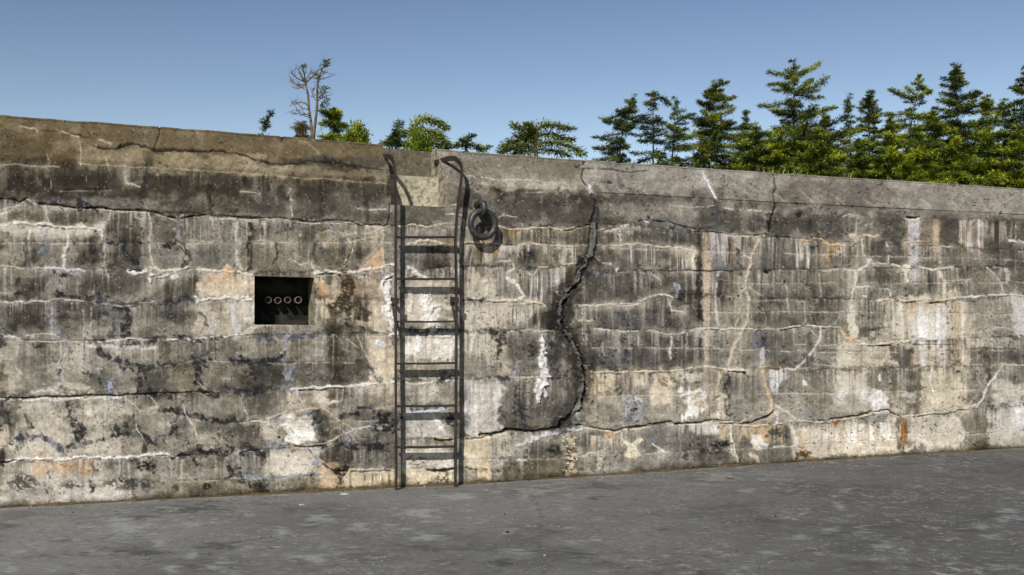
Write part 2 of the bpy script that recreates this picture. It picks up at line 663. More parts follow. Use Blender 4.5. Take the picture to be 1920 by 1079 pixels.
def W(pts, w=6, col=(208, 202, 190), a=0.88, broken=0.3, lift=0.008, drip=0.0):
    """lime crust"""
    win, m, d, dy = stroke_mask(pts, w, 1.35, broken, full=True)
    if win is None: return
    w = float(np.mean(w))
    weep(win, dy, 5 * w, a * .55, tuple(.95 * v for v in col), _seed[0] * .2)
    blend(win, np.exp(-(d / (w * 1.3 + 2)) ** 2) * 0.3 * a, (190, 180, 160), 0.05)
    blend(win, m * a, col, 0.08)
    DISP[win] += m * lift * .6 * (0.3 + 1.4 * sml[win])


def P(r, col, a=0.7, soft=10, nz=0.9, drips=0.0):
    """soft ragged stain in the box r = x0,y0,x1,y1"""
    _seed[0] += 1
    sd = _seed[0] * 0.41
    x0, y0, x1, y1 = r
    win = window(x0 - soft * 2, x1 + soft * 2, y0 - soft * 2, y1 + soft * 2)
    if win is None: return
    x, y = PX[win], PY[win]
    dx = np.maximum(x0 - x, x - x1)
    dy = np.maximum(y0 - y, y - y1)
    d = np.maximum(dx, dy)
    n = fbm(x / (soft * 2.6), y / (soft * 2.2), sd, 5) - 0.5
    if drips:
        n = n + drips * (fbm(x / 5.0, y / 60, sd + 4, 3) - 0.5)
    n = n + .35 * (fbm(x / 9, y / 8, sd + 2, 4) - .5)
    m = sstep(soft * 0.55, -soft * 0.55, d + n * soft * 4.2 * nz)
    m = m * (0.66 + 0.72 * (fbm(x / 14, y / 12, sd + 8, 5)))
    if sum(col) > 470: a = min(1.0, a * 1.22)
    blend(win, m * a, col)


def PT(r, col=(58, 56, 53), a=0.7, thr=0.52):
    """mottled black lichen in a box"""
    _seed[0] += 1
    sd = _seed[0] * 0.43
    x0, y0, x1, y1 = r
    win = window(x0 - 8, x1 + 8, y0 - 8, y1 + 8)
    if win is None: return
    x, y = PX[win], PY[win]
    cx, cy = (x0 + x1) / 2, (y0 + y1) / 2
    e = np.hypot((x - cx) / ((x1 - x0) / 2 + 3), (y - cy) / ((y1 - y0) / 2 + 3))
    m = sstep(thr, thr + 0.1, fbm(x / 6, y / 4, sd, 5) + 0.10 * (1 - e) - 0.15 * (e > 1)) * sstep(1.3, 0.5, e)
    blend(win, m * a, col)


def ST(r, cols, a=0.8, fx=4.0, soft=5, fade=0.45, seedk=0):
    """vertical runs: each narrow column takes one of the colours, ends ragged below"""
    _seed[0] += 1
    sd = _seed[0] * 0.29
    x0, y0, x1, y1 = r
    win = window(x0 - soft * 2, x1 + soft * 2, y0 - 6, y1 + 6)
    if win is None: return
    x, y = PX[win], PY[win]
    fx = fx * 1.35
    xw = x + 5 * (vnoise(x / 30, y / 40, sd) - 0.5)
    L = (y1 - y0) * (1 - fade + 2 * fade * (vnoise(xw / (fx * 1.6), 0 * y, sd + 2) - 0.15))
    vtop = y - (y0 + 5 * (vnoise(x / 9, 0 * y, sd + 3) - 0.5))
    my = sstep(-1.2, 1.5, vtop) * sstep(1.0, 0.55, vtop / np.maximum(L, 4))
    mx = sstep(-soft, soft * 0.4, np.minimum(x - x0, x1 - x) + 4 * (vnoise(x / 8, y / 30, sd + 5) - 0.5))
    sel = (vnoise(xw / fx, y / 140, sd + 6) * 1.5 - 0.25)
    k = np.clip(sel * len(cols), 0, len(cols) - 1e-3)
    i0 = np.floor(k).astype(int)
    t = sstep(0.12, 0.88, k - i0)[..., None]
    i1 = np.minimum(i0 + 1, len(cols) - 1)
    pal = np.stack([lin(c) for c in cols])
    c = pal[i0] * (1 - t) + pal[i1] * t
    c = c * (1 + 0.4 * (fbm(x / 3.6, y / 26, sd + 9, 3) - 0.5))[..., None]
    m = (my * mx * a * (0.66 + 0.68 * fbm(x / 8, y / 40, sd + 12, 3)))
    m = np.clip(m, 0, 1)[..., None]
    IMG[win] = IMG[win] * (1 - m) + c * m


def tile(ox, oy, k=2.698):
    return lambda *p: [(ox + p[i] / k, oy + p[i + 1] / k) for i in range(0, len(p), 2)]


def rect(t):
    return lambda x0, y0, x1, y1: (*t(x0, y0)[0], *t(x1, y1)[0])


tA, tB, tC, tD = tile(0, 200), tile(450, 200), tile(850, 200), tile(1300, 300, 2.697)
tE, tF, tG, tH = tile(0, 560), tile(450, 560), tile(900, 560), tile(1350, 560)
rA, rB, rC, rD, rE, rF, rG, rH = [rect(t) for t in (tA, tB, tC, tD, tE, tF, tG, tH)]

TAN, CREAM, WHITE, RUST = (180, 158, 130), (202, 186, 156), (222, 216, 205), (158, 114, 64)
BROWN, DARK, DK2, LILAC = (72, 60, 44), (78, 74, 64), (60, 57, 50), (176, 168, 166)

JL = [[(0, 374), (160, 389), (310, 400), (400, 402), (500, 413), (735, 422)],
      [(0, 498), (240, 506), (400, 504), (480, 512), (600, 510), (735, 497)],
      [(0, 565), (240, 571), (400, 561), (735, 560)],
      [(0, 630), (60, 640), (240, 638), (450, 630), (735, 625)],
      [(0, 745), (220, 742), (400, 736), (560, 728), (735, 717)],
      [(0, 866), (130, 860), (330, 855), (480, 846), (560, 838), (735, 836)]]
JR = [[(735, 425), (850, 424), (935, 424), (1000, 430), (1105, 422), (1180, 423), (1300, 432), (1440, 443), (1580, 455), (1700, 460), (1920, 470)],
      [(735, 510), (860, 500), (1000, 502), (1090, 496), (1110, 510), (1300, 508), (1500, 506), (1920, 500)],
      [(735, 560), (870, 565), (1015, 570), (1080, 573), (1190, 572), (1260, 552), (1400, 558), (1650, 563), (1770, 566), (1920, 554)],
      [(735, 622), (960, 621), (1115, 617), (1230, 620), (1260, 627), (1300, 619), (1460, 618), (1520, 609), (1575, 613), (1600, 638), (1650, 648), (1705, 640), (1920, 630)],
      [(735, 715), (900, 711), (1000, 706), (1100, 692), (1200, 699), (1320, 688), (1400, 693), (1600, 692), (1920, 685)],
      [(735, 822), (870, 823), (900, 817), (950, 806), (1010, 810), (1056, 797), (1095, 798), (1150, 808), (1255, 793), (1480, 795), (1570, 787), (1662, 769), (1690, 780), (1810, 769), (1920, 762)]]
# ------------------------------------------------------------------ wall: stains, veins, cracks (read off the photograph course by course)
# broad tones: coping and the courses below it
P((-60, 205, 740, 318), (110, 97, 72), 0.8, 14, 0.5)
P((-60, 300, 745, 372), (80, 71, 54), 0.8, 10, 0.6)
P(rA(0, 310, 560, 470), (62, 53, 38), 0.6, 16)
P(rA(780, 340, 1349, 540), (78, 69, 53), 0.6, 14)
P(rB(0, 380, 730, 560), (92, 86, 74), 0.6, 14)
P(rA(0, 110, 380, 290), (92, 78, 54), 0.6, 16)
P(rA(400, 215, 740, 300), (146, 136, 114), 0.7, 10)
P(rA(780, 240, 1349, 325), (158, 147, 124), 0.7, 10)
P(rB(0, 295, 330, 350), (160, 151, 130), 0.75, 8)
P(rB(330, 310, 740, 370), (140, 132, 114), 0.7, 8)
P(rB(330, 262, 740, 305), (98, 94, 90), 0.6, 7)
P((832, 275, 1100, 385), (132, 124, 108), 0.7, 14)
P((1090, 295, 1985, 408), (138, 131, 119), 0.97, 10, 0.4)
P(rC(20, 265, 650, 345), (112, 104, 86), 0.6, 14)
P(rC(160, 395, 620, 440), (158, 150, 134), 0.6, 9)
P(rC(40, 435, 690, 500), (70, 65, 54), 0.75, 10)
P(rC(700, 440, 1349, 500), (84, 78, 68), 0.65, 10)
P(rC(250, 500, 690, 600), (98, 92, 80), 0.6, 10)
P(rD(0, 60, 420, 230), (140, 133, 121), 0.6, 16)
P(rD(420, 110, 1040, 250), (112, 103, 90), 0.65, 18)
P(rD(120, 170, 420, 235), (104, 96, 82), .5, 14)
P(rD(1240, 200, 1500, 290), (112, 103, 89), .55, 14)
P(rD(1000, 110, 1672, 290), (140, 133, 120), 0.6, 18)
P(rD(0, 232, 420, 360), (88, 84, 74), 0.7, 9)
P(rD(420, 262, 1060, 390), (98, 95, 85), 0.75, 9)
P(rD(1060, 295, 1672, 420), (98, 92, 82), 0.6, 9)
# left courses
P(rA(0, 520, 530, 600), (92, 84, 68), 0.6, 9)
P(rA(530, 540, 1000, 690), (96, 90, 76), 0.7, 10)
P(rA(700, 570, 1349, 820), (128, 122, 108), 0.6, 14)
P(rA(0, 602, 520, 660), (202, 192, 172), 0.75, 9)
P(rA(0, 640, 500, 810), (150, 142, 126), 0.5, 14)
P(rA(0, 620, 35, 720), DK2, 0.8, 8)
P(rA(150, 690, 230, 790), (86, 80, 68), 0.8, 10)
P(rA(372, 655, 505, 800), (66, 61, 51), 0.9, 9)
P(rA(530, 620, 690, 800), (80, 75, 64), 0.75, 9)
P(rA(1000, 690, 1110, 790), (98, 94, 84), 0.6, 12)
P(rA(0, 830, 1000, 985), (142, 136, 122), 0.55, 12)
P(rA(85, 860, 230, 970), (76, 71, 60), 0.85, 12)
P(rA(300, 880, 420, 970), (112, 106, 94), 0.6, 10)
P(rA(420, 850, 700, 970), (98, 93, 82), 0.7, 14)
P(rA(800, 860, 1060, 960), (92, 87, 76), 0.85, 12)
P(rA(1010, 835, 1285, 990), (206, 186, 154), 0.85, 12, drips=.5)
P(rA(1060, 850, 1200, 900), (206, 160, 118), 0.45, 12)
P(rA(1180, 990, 1290, 1079), (206, 200, 192), 0.75, 9)
P(rE(60, 25, 250, 155), (80, 76, 64), 0.85, 11)
P(rE(290, 15, 530, 115), (84, 79, 68), 0.8, 11)
P(rE(380, 110, 1000, 200), (150, 143, 126), 0.6, 11)
P(rE(660, 40, 1010, 110), (112, 107, 95), 0.7, 11)
P(rE(1000, 20, 1280, 190), (188, 174, 148), 0.6, 12)
P(rE(1070, 15, 1130, 70), (120, 114, 100), 0.7, 8)
P(rE(0, 225, 480, 480), (168, 158, 138), 0.6, 16)
P(rE(130, 280, 250, 470), (122, 117, 104), 0.6, 14)
P(rE(0, 300, 25, 500), DARK, 0.7, 8)
P(rE(480, 230, 820, 330), (150, 142, 124), 0.6, 12)
P(rE(530, 345, 900, 475), (128, 121, 106), 0.6, 12)
P(rE(720, 345, 840, 470), (98, 92, 80), 0.7, 10)
P(rE(820, 225, 1349, 320), (134, 128, 114), 0.6, 12)
P(rE(1010, 340, 1349, 470), (112, 106, 93), 0.7, 12)
P(rE(230, 440, 490, 490), (196, 186, 164), 0.7, 8)
P(rE(90, 530, 620, 800), (172, 161, 141), 0.7, 16)
P(rE(120, 560, 240, 640), (190, 180, 160), 0.5, 13)
P(rE(0, 540, 70, 700), (106, 101, 92), 0.65, 10)
P(rE(620, 520, 900, 780), (142, 133, 116), 0.6, 12)
P(rE(900, 500, 1349, 600), (132, 126, 112), 0.65, 12)
P(rE(900, 630, 1349, 770), (124, 118, 104), 0.65, 12)
P(rE(1000, 690, 1160, 760), (156, 148, 128), 0.6, 10)
P(rE(0, 830, 650, 1050), (176, 165, 146), 0.65, 14)
P(rE(180, 820, 480, 885), (196, 152, 104), 0.6, 11)
P(rE(620, 810, 1349, 910), (138, 131, 116), 0.7, 12)
P(rE(860, 910, 1349, 995), (124, 112, 90), 0.75, 8)
P(rE(0, 960, 620, 1050), (186, 178, 164), 0.6, 10)
# around the niche and left of the ladder
P(rB(380, 640, 480, 695), (166, 152, 128), 0.75, 8)
ST(rB(480, 665, 720, 830), [BROWN, (128, 110, 84), (70, 56, 38), (150, 130, 104)], 0.85, 5)
ST(rB(0, 585, 470, 700), [(110, 106, 98), (142, 138, 132), (118, 110, 98), (96, 84, 68)], 0.6, 4)
P(rB(380, 870, 545, 1079), (192, 172, 142), 0.85, 12, drips=.4)
P(rB(395, 890, 440, 960), (196, 146, 92), 0.6, 7)
P(rB(545, 840, 720, 1079), (184, 160, 130), 0.75, 12, drips=.4)
P(rF(0, 145, 420, 300), (148, 140, 124), 0.6, 11)
P(rF(0, 330, 200, 455), (84, 80, 70), 0.85, 10)
P(rF(80, 205, 210, 300), (122, 115, 102), 0.6, 10)
P(rF(245, 320, 470, 430), (98, 94, 84), 0.75, 10)
P(rF(500, 300, 665, 425), (80, 76, 66), 0.85, 9)
P(rF(510, 145, 665, 300), (92, 86, 74), 0.8, 11)
P(rF(440, 40, 560, 150), (84, 72, 54), 0.85, 9)
P(rF(585, 10, 660, 105), (78, 64, 46), 0.85, 8)
P(rF(455, 140, 515, 440), (66, 55, 40), 0.85, 8)
P(rF(440, 450, 515, 560), (78, 66, 48), 0.75, 8)
P(rF(500, 80, 560, 125), (166, 156, 138), 0.7, 7)
P(rF(660, 0, 785, 560), (198, 178, 146), 0.7, 10, drips=.4)
P(rF(230, 470, 450, 560), (186, 172, 146), 0.7, 10)
P(rF(530, 445, 770, 560), (138, 130, 116), 0.7, 11)
P(rF(10, 470, 190, 605), (98, 93, 82), 0.8, 10)
P(rF(0, 640, 100, 765), (104, 99, 88), 0.75, 10)
P(rF(110, 640, 200, 720), (176, 162, 140), 0.6, 9)
P(rF(215, 600, 385, 740), (218, 208, 192), 0.92, 9)
P(rF(225, 600, 300, 650), (200, 174, 140), 0.4, 8)
P(rF(395, 585, 530, 725), (72, 68, 60), 0.88, 9)
P(rF(410, 745, 580, 860), (72, 65, 54), 0.88, 9)
P(rF(530, 590, 700, 740), (126, 122, 112), 0.6, 10)
P(rF(590, 760, 760, 860), (122, 117, 106), 0.75, 10)
P(rF(130, 770, 400, 890), (182, 172, 152), 0.75, 10)
P(rF(0, 780, 120, 900), (100, 95, 84), 0.75, 10)
P(rF(400, 830, 500, 965), (186, 154, 118), 0.8, 8)
P(rF(0, 910, 400, 980), (134, 124, 104), 0.7, 8)
P(rF(500, 870, 785, 960), (206, 186, 146), 0.85, 7, drips=.6)
ST(rF(540, 880, 780, 965), [(206, 186, 148), (92, 78, 56), (190, 160, 112), (214, 200, 168)], 0.7, 4)
# behind the ladder
P(rB(800, 500, 1045, 600), (118, 111, 96), 0.7, 9)
P(rB(800, 600, 1045, 680), (150, 142, 126), 0.6, 9)
P(rB(840, 700, 950, 830), (122, 118, 110), 0.7, 9)
P(rB(945, 715, 1065, 860), (76, 70, 56), 0.85, 9)
P(rB(1065, 700, 1100, 860), (176, 170, 160), 0.6, 8)
P(rB(840, 870, 1085, 960), (186, 172, 148), 0.65, 9)
P(rF(840, 0, 1085, 115), (196, 182, 154), 0.75, 9)
P(rF(1010, 40, 1085, 110), (112, 106, 92), 0.7, 8)
P(rF(840, 180, 1085, 310), (218, 208, 190), 0.88, 9, drips=.5)
P(rF(840, 385, 1085, 540), (140, 133, 118), 0.75, 10)
P(rF(920, 400, 1000, 530), (180, 172, 156), 0.7, 8)
P(rF(840, 560, 1085, 700), (178, 172, 160), 0.7, 10)
P(rF(1030, 600, 1085, 680), (120, 114, 100), 0.7, 8)
P(rF(840, 770, 1085, 860), (186, 176, 158), 0.8, 8, drips=.5)
P(rF(840, 880, 1085, 940), (200, 182, 146), 0.75, 7)
P(rF(1140, 0, 1349, 300), (180, 170, 150), 0.75, 11, drips=.7)
ST(rF(1140, 0, 1349, 320), [(196, 186, 166), (150, 144, 132), (112, 106, 96), (206, 192, 164)], 0.7, 6)
P(rF(1150, 415, 1315, 690), (208, 201, 187), 0.88, 10)
P(rF(1310, 440, 1400, 640), (104, 101, 92), 0.8, 9)
P(rF(1140, 700, 1349, 865), (206, 188, 152), 0.8, 9, drips=.4)
P(rF(1140, 865, 1349, 930), (150, 140, 118), 0.7, 8)
# right of the ladder to the tall crack
P(rC(150, 480, 700, 600), (98, 93, 82), 0.55, 10)
P(rC(140, 610, 690, 700), (92, 86, 74), 0.7, 9)
ST(rC(220, 615, 480, 690), [RUST, (84, 70, 50), (150, 116, 72), (108, 98, 82)], 0.85, 5)
ST(rC(40, 700, 640, 830), [(120, 116, 108), (92, 84, 70), (182, 176, 166), (128, 112, 88), (72, 68, 62)], 0.85, 5)
ST(rC(160, 695, 225, 850), [RUST, (182, 136, 76), (186, 174, 152)], 0.9, 6)
P(rC(60, 850, 230, 990), (184, 170, 146), 0.75, 10, drips=.7)
P(rC(220, 790, 310, 960), (124, 120, 110), 0.7, 8)
P(rC(335, 850, 410, 960), (66, 62, 54), 0.88, 8)
ST(rC(390, 815, 640, 1010), [(196, 192, 184), (150, 146, 138), (92, 86, 74), (210, 206, 198), (120, 110, 92)], 0.9, 5)
P(rC(640, 640, 900, 830), (94, 89, 78), 0.75, 10)
P(rC(650, 840, 1240, 1000), (84, 81, 73), 0.75, 11)
P(rC(900, 630, 1240, 700), (100, 96, 86), 0.65, 9)
ST(rC(870, 705, 1225, 840), [(126, 118, 106), (206, 198, 184), (92, 86, 76), (178, 166, 148), (110, 104, 96)], 0.9, 5)
ST(rC(1080, 705, 1225, 830), [CREAM, (196, 176, 142), (140, 126, 104)], 0.7, 6)
P(rC(50, 990, 460, 1079), (190, 180, 160), 0.75, 10, drips=.6)
P(rG(0, 0, 95, 265), (190, 178, 152), 0.8, 9, drips=.6)
ST(rG(90, 15, 330, 160), [(190, 178, 154), (124, 116, 104), (206, 196, 176), (90, 84, 74)], 0.85, 6)
P(rG(260, 60, 420, 160), (62, 58, 50), 0.85, 10)
P(rG(100, 170, 300, 400), (112, 108, 98), 0.65, 12)
P(rG(90, 60, 150, 400), (186, 168, 138), 0.45, 9, drips=.6)
P(rG(370, 170, 490, 400), (96, 92, 84), 0.7, 12)
P(rG(380, 230, 440, 300), (136, 132, 122), 0.6, 9)
P(rG(330, 180, 420, 400), (72, 68, 60), 0.55, 10)
P(rG(0, 430, 95, 690), (188, 180, 164), 0.85, 9)
P(rG(100, 420, 480, 640), (112, 107, 96), 0.75, 12)
P(rG(0, 700, 60, 900), (206, 180, 136), 0.75, 9, drips=.5)
P(rG(50, 700, 250, 850), (160, 152, 138), 0.7, 10)
P(rG(230, 720, 430, 840), (98, 92, 80), 0.75, 10)
P(rG(120, 820, 480, 920), (102, 92, 72), 0.75, 9)
P(rG(490, 670, 610, 870), (82, 76, 66), 0.85, 10)
P(rG(600, 690, 830, 840), (132, 122, 104), 0.6, 10)
# between the tall crack and the tan run
P(rG(530, 40, 1125, 160), (96, 93, 86), 0.75, 11)
P(rG(540, 170, 1125, 350), (94, 91, 85), 0.8, 12)
P(rG(640, 210, 760, 320), (132, 130, 124), 0.5, 12)
P(rG(940, 220, 1100, 340), (90, 84, 76), 0.6, 12)
P(rG(535, 375, 690, 525), (206, 186, 152), 0.85, 9)
ST(rG(670, 372, 840, 470), [CREAM, (180, 160, 130), (120, 110, 94), (206, 192, 164)], 0.85, 6)
P(rG(600, 470, 860, 640), (134, 126, 110), 0.7, 11)
P(rG(530, 520, 600, 640), (170, 156, 130), 0.6, 9)
P(rG(865, 375, 975, 545), (200, 184, 152), 0.8, 9, drips=.5)
P(rG(985, 370, 1130, 425), (196, 188, 170), 0.75, 8, drips=.7)
P(rG(970, 430, 1040, 640), (128, 120, 104), 0.65, 9)
P(rG(860, 540, 1040, 640), (152, 142, 122), 0.6, 9)
P(rG(1040, 480, 1140, 600), (222, 214, 200), 0.85, 9, 1.1, drips=.8)
P(rG(1185, 470, 1255, 610), (206, 192, 166), 0.8, 8, drips=.4)
P(rG(840, 680, 1100, 790), (112, 107, 97), 0.7, 11)
P(rG(780, 790, 1349, 850), (128, 122, 106), 0.7, 9)
P(rG(1100, 690, 1349, 800), (100, 96, 87), 0.7, 10)
ST(rG(1030, 632, 1349, 705), [(204, 196, 182), (150, 142, 128), (110, 104, 94), (222, 216, 204)], 0.85, 6)
ST(rG(560, 690, 640, 870), [CREAM, (150, 136, 112), (196, 186, 164)], 0.8, 6)
ST(rG(640, 680, 730, 830), [(190, 184, 176), (130, 116, 90), (160, 130, 90), (206, 200, 190)], 0.8, 5)
P(rG(735, 720, 800, 800), (206, 190, 156), 0.85, 7)
# the tan run and its neighbours
P(rC(1226, 640, 1256, 1079), (52, 49, 42), 0.8, 4)
P((1312, 636, 1322, 700), (52, 49, 42), 0.6, 4)
P((1316.5, 437, 1333, 508), (190, 166, 134), 0.97, 2.2, 0.5)
P((1318.5, 505, 1331.5, 625), (188, 164, 134), 0.97, 2.2, 0.5)
P((1320, 620, 1329.5, 690), (182, 160, 132), 0.95, 2.2, 0.5)
P((1322, 690, 1330, 790), (172, 150, 122), 0.75, 3, 0.6)
ST(rD(88, 368, 180, 570), [LILAC, (150, 142, 138), (196, 188, 184), (110, 100, 90)], 0.9, 5, fade=.2)
ST(rD(170, 390, 310, 570), [(110, 98, 82), (160, 146, 132), (84, 72, 58), (130, 112, 92)], 0.85, 5)
ST(rD(90, 565, 250, 760), [(104, 98, 92), (80, 72, 62), (142, 130, 118), (120, 104, 88)], 0.7, 5)
P(rD(300, 390, 800, 540), (104, 101, 91), 0.7, 11)
P(rD(300, 560, 760, 700), (116, 112, 100), 0.65, 11)
P(rD(300, 690, 780, 850), (98, 94, 83), 0.7, 11)
P(rD(360, 870, 620, 1040), (108, 107, 97), 0.75, 11)
P(rD(90, 870, 190, 1040), (112, 108, 100), 0.7, 9)
P(rD(800, 280, 1060, 420), (112, 108, 96), 0.6, 10)
P(rD(880, 400, 1060, 520), (96, 91, 81), 0.7, 10)
P(rD(830, 570, 1060, 640), (102, 98, 88), 0.7, 10)
P(rD(830, 660, 1000, 820), (106, 101, 88), 0.75, 10)
P(rD(830, 850, 1065, 915), (92, 87, 75), 0.85, 7)
ST(rD(520, 405, 605, 580), [(196, 184, 166), (140, 122, 100), (214, 208, 200), (104, 98, 88)], 0.9, 5)
ST(rD(645, 410, 765, 530), [RUST, (190, 140, 80), (150, 110, 62), (184, 166, 138)], 0.95, 7)
P(rD(600, 410, 660, 500), (112, 108, 98), 0.6, 7)
ST(rD(1058, 302, 1100, 560), [TAN, (140, 122, 100), (170, 152, 128)], 0.85, 5)
ST(rD(1095, 308, 1145, 700), [LILAC, (206, 200, 196), (190, 182, 178)], 0.95, 6, fade=.15)
ST(rD(1145, 300, 1225, 540), [(128, 114, 96), (100, 92, 82), (150, 132, 112)], 0.75, 5)
ST(rD(1215, 300, 1245, 520), [TAN, (188, 164, 132)], 0.85, 5)
P(rD(1245, 300, 1345, 430), (98, 92, 82), 0.65, 9)
ST(rD(1348, 303, 1480, 575), [TAN, (206, 198, 190), (150, 130, 108), (190, 176, 164), (170, 148, 124)], 0.95, 5, fade=.15)
ST(rD(1475, 315, 1625, 500), [(132, 118, 100), (96, 86, 74), (160, 148, 132), (80, 70, 58)], 0.85, 5)
ST(rD(1182, 560, 1225, 705), [(70, 66, 64), (110, 108, 112), (92, 70, 48)], 0.85, 5, fade=.1)
P(rD(1260, 430, 1672, 690), (116, 110, 97), 0.6, 12)
P(rD(1400, 560, 1672, 690), (140, 130, 112), 0.6, 11)
P(rD(1500, 420, 1672, 560), (100, 94, 84), 0.6, 10)
# great lime runs at the far right
P(rD(1010, 722, 1390, 1000), (204, 188, 156), 0.9, 16, 1.1, drips=.7)
P(rH(1000, 230, 1250, 570), (200, 184, 152), 0.85, 16, 1.1, drips=.6)
ST(rD(1000, 716, 1400, 1240), [CREAM, (190, 170, 136), (216, 204, 178), (170, 148, 116)], 0.8, 7, soft=18, fade=.5)
ST(rD(1110, 718, 1330, 1020), [(226, 220, 208), (214, 204, 186), (204, 186, 156), (232, 228, 220)], 0.85, 6, soft=16, fade=.6)
P((1682, 572, 1805, 772), (206, 192, 164), .85, 20, 1.0, drips=.6)
ST((1690, 568, 1800, 775), [(214, 204, 182), (196, 180, 150), (226, 220, 208), (184, 164, 132)], .8, 9, soft=22, fade=.35)
ST((1712, 570, 1772, 690), [(232, 228, 220), (216, 208, 192), (236, 232, 226)], .85, 7, soft=14, fade=.5)
ST(rD(1070, 715, 1360, 790), [RUST, (206, 184, 150), (222, 212, 194), (190, 146, 88)], 0.5, 4)
P(rD(730, 890, 1010, 1079), (202, 190, 164), 0.85, 10, drips=.5)
ST(rD(780, 935, 1010, 1060), [(226, 216, 196), (200, 186, 160), (182, 162, 132)], 0.7, 6)
P(rD(1010, 950, 1110, 1040), (96, 93, 82), 0.8, 8)
P(rD(1390, 700, 1672, 870), (148, 140, 124), 0.7, 11)
P(rD(1390, 950, 1672, 1045), (92, 88, 80), 0.75, 10)
P(rD(1460, 890, 1640, 950), (170, 160, 140), 0.6, 8)
P(rD(1620, 690, 1700, 880), (196, 192, 184), 0.7, 9)
P(rH(340, 360, 720, 600), (146, 138, 120), 0.8, 11)
P(rH(740, 340, 1030, 465), (118, 112, 96), 0.8, 9)
P(rH(590, 330, 760, 470), (196, 184, 158), 0.8, 10)
P(rH(850, 440, 1030, 570), (136, 126, 104), 0.75, 10)
P(rH(540, 470, 850, 600), (170, 160, 138), 0.55, 10)
P(rH(1035, 330, 1245, 570), (200, 184, 150), 0.85, 10, drips=.4)
P(rH(1240, 350, 1370, 560), (132, 125, 110), 0.75, 9)
P(rH(1375, 430, 1545, 700), (188, 180, 162), 0.8, 10)
P(rH(1480, 540, 1640, 660), (222, 217, 206), 0.85, 8)
P(rH(1220, 575, 1365, 745), (126, 119, 100), 0.85, 8)
P(rH(1365, 560, 1480, 720), (190, 182, 164), 0.7, 8, drips=.6)
P(rH(40, 370, 210, 620), (124, 120, 108), 0.8, 9)
P(rH(0, 640, 390, 840), (102, 97, 84), 0.75, 10)
ST(rH(0, 640, 380, 780), [(110, 102, 88), (176, 166, 148), (84, 80, 74), (190, 164, 120)], 0.75, 6)
P(rH(190, 645, 245, 715), (194, 144, 80), 0.85, 5)
P(rH(170, 700, 212, 765), (206, 198, 180), 0.85, 5)
P(rH(385, 635, 925, 800), (196, 182, 154), 0.85, 10, drips=.4)
ST(rH(520, 630, 920, 780), [(206, 194, 170), (182, 166, 142), (170, 160, 152), (200, 168, 122), (216, 208, 192)], 0.75, 8)
P(rH(950, 600, 1215, 770), (202, 190, 162), 0.85, 9, drips=.4)
ST(rH(960, 605, 1215, 740), [(216, 208, 194), (190, 170, 136), (150, 142, 132)], 0.5, 6)
P((1681, 782, 1689, 846), (84, 76, 58), 0.75, 3)
ST((1689.5, 780, 1702, 852), [(190, 118, 34), (150, 84, 20), (176, 104, 30)], 0.98, 5, soft=2, fade=.08)
P(rH(1380, 700, 1545, 750), (176, 168, 148), 0.75, 8)

# the wall beyond the frame carries the same kind of weather
_r = random.Random(3)
for k in range(46):
    x = _r.choice([_r.uniform(-900, -60), _r.uniform(1960, 3400)])
    y = _r.uniform(430, 860)
    w_, h_ = _r.uniform(20, 120), _r.uniform(15, 60)
    P((x, y, x + w_, y + h_), _r.choice([CREAM, DARK, DK2, (150, 142, 124), (190, 178, 154)]), 0.6, 11, drips=.4)

# lower courses are leached paler, upper ones darkened by algae
lowl = sstep(610, 690, PY + 40 * (fbm(PX / 80, PY / 60, 41, 4) - .5)) * sstep(745, 700, PX)
lowr = sstep(690, 745, PY + 60 * (fbm(PX / 80, PY / 60, 42, 4) - .5)) * sstep(735, 760, PX)
mid_l = sstep(860, 840, PX) * sstep(735, 750, PX) * sstep(520, 560, PY)
gain = 1 + .30 * lowl * sstep(.30, .6, fbm(PX / 46, PY / 40, 43, 4)) + .22 * lowr * sstep(.3, .6, fbm(PX / 46, PY / 40, 44, 4)) + .15 * mid_l
IMG *= gain[..., None]
# whole-wall mottling and board-marked bands
brd = vnoise(PX / 400, PY / 7.5, 61)
IMG *= (0.80 + 0.40 * med)[..., None]
IMG *= (0.80 + 0.40 * sml)[..., None]
IMG *= (0.93 + 0.14 * brd)[..., None]
drk = sstep(0.56, 0.72, fbm(PX / 60, PY / 30, 21, 5)) * sstep(380, 420, PY)
IMG *= (1 - 0.26 * drk)[..., None]
pale = sstep(0.60, 0.74, fbm(PX / 34, PY / 46, 22, 5))
IMG[:] = IMG * (1 - 0.24 * pale[..., None]) + lin((180, 170, 150)) * 0.24 * pale[..., None]
run = sstep(0.60, 0.75, fbm(PX / 5, PY / 110, 23, 4)) * sstep(380, 430, PY)
IMG *= (1 - 0.12 * run)[..., None]

for q in ([(0, 455), (200, 454), (400, 456), (735, 452)], [(180, 690), (310, 686), (365, 674), (500, 680), (735, 678)], [(300, 770), (370, 786), (500, 790), (735, 786)], [(330, 902), (500, 896), (735, 884)], [(0, 640), (240, 638), (735, 628)],
          [(735, 458), (860, 456), (1100, 460), (1310, 470), (1600, 478), (1920, 486)], [(870, 711), (1000, 706), (1090, 704)], [(1110, 742), (1300, 740), (1600, 735), (1920, 728)], [(1500, 506), (1700, 503), (1920, 500)], [(1110, 510), (1300, 508)],
          [(860, 862), (1000, 860), (1250, 846), (1500, 835), (1920, 808)], [(1110, 650), (1320, 652), (1600, 660), (1920, 655)], [(1330, 530), (1600, 530), (1920, 528)], [(1330, 585), (1560, 583), (1920, 590)]):
    C(q, 1.7, .35, .004, .6, (66, 63, 56))
    V([(x, y + 2) for x, y in q], 1.8, a=.5, broken=.6)
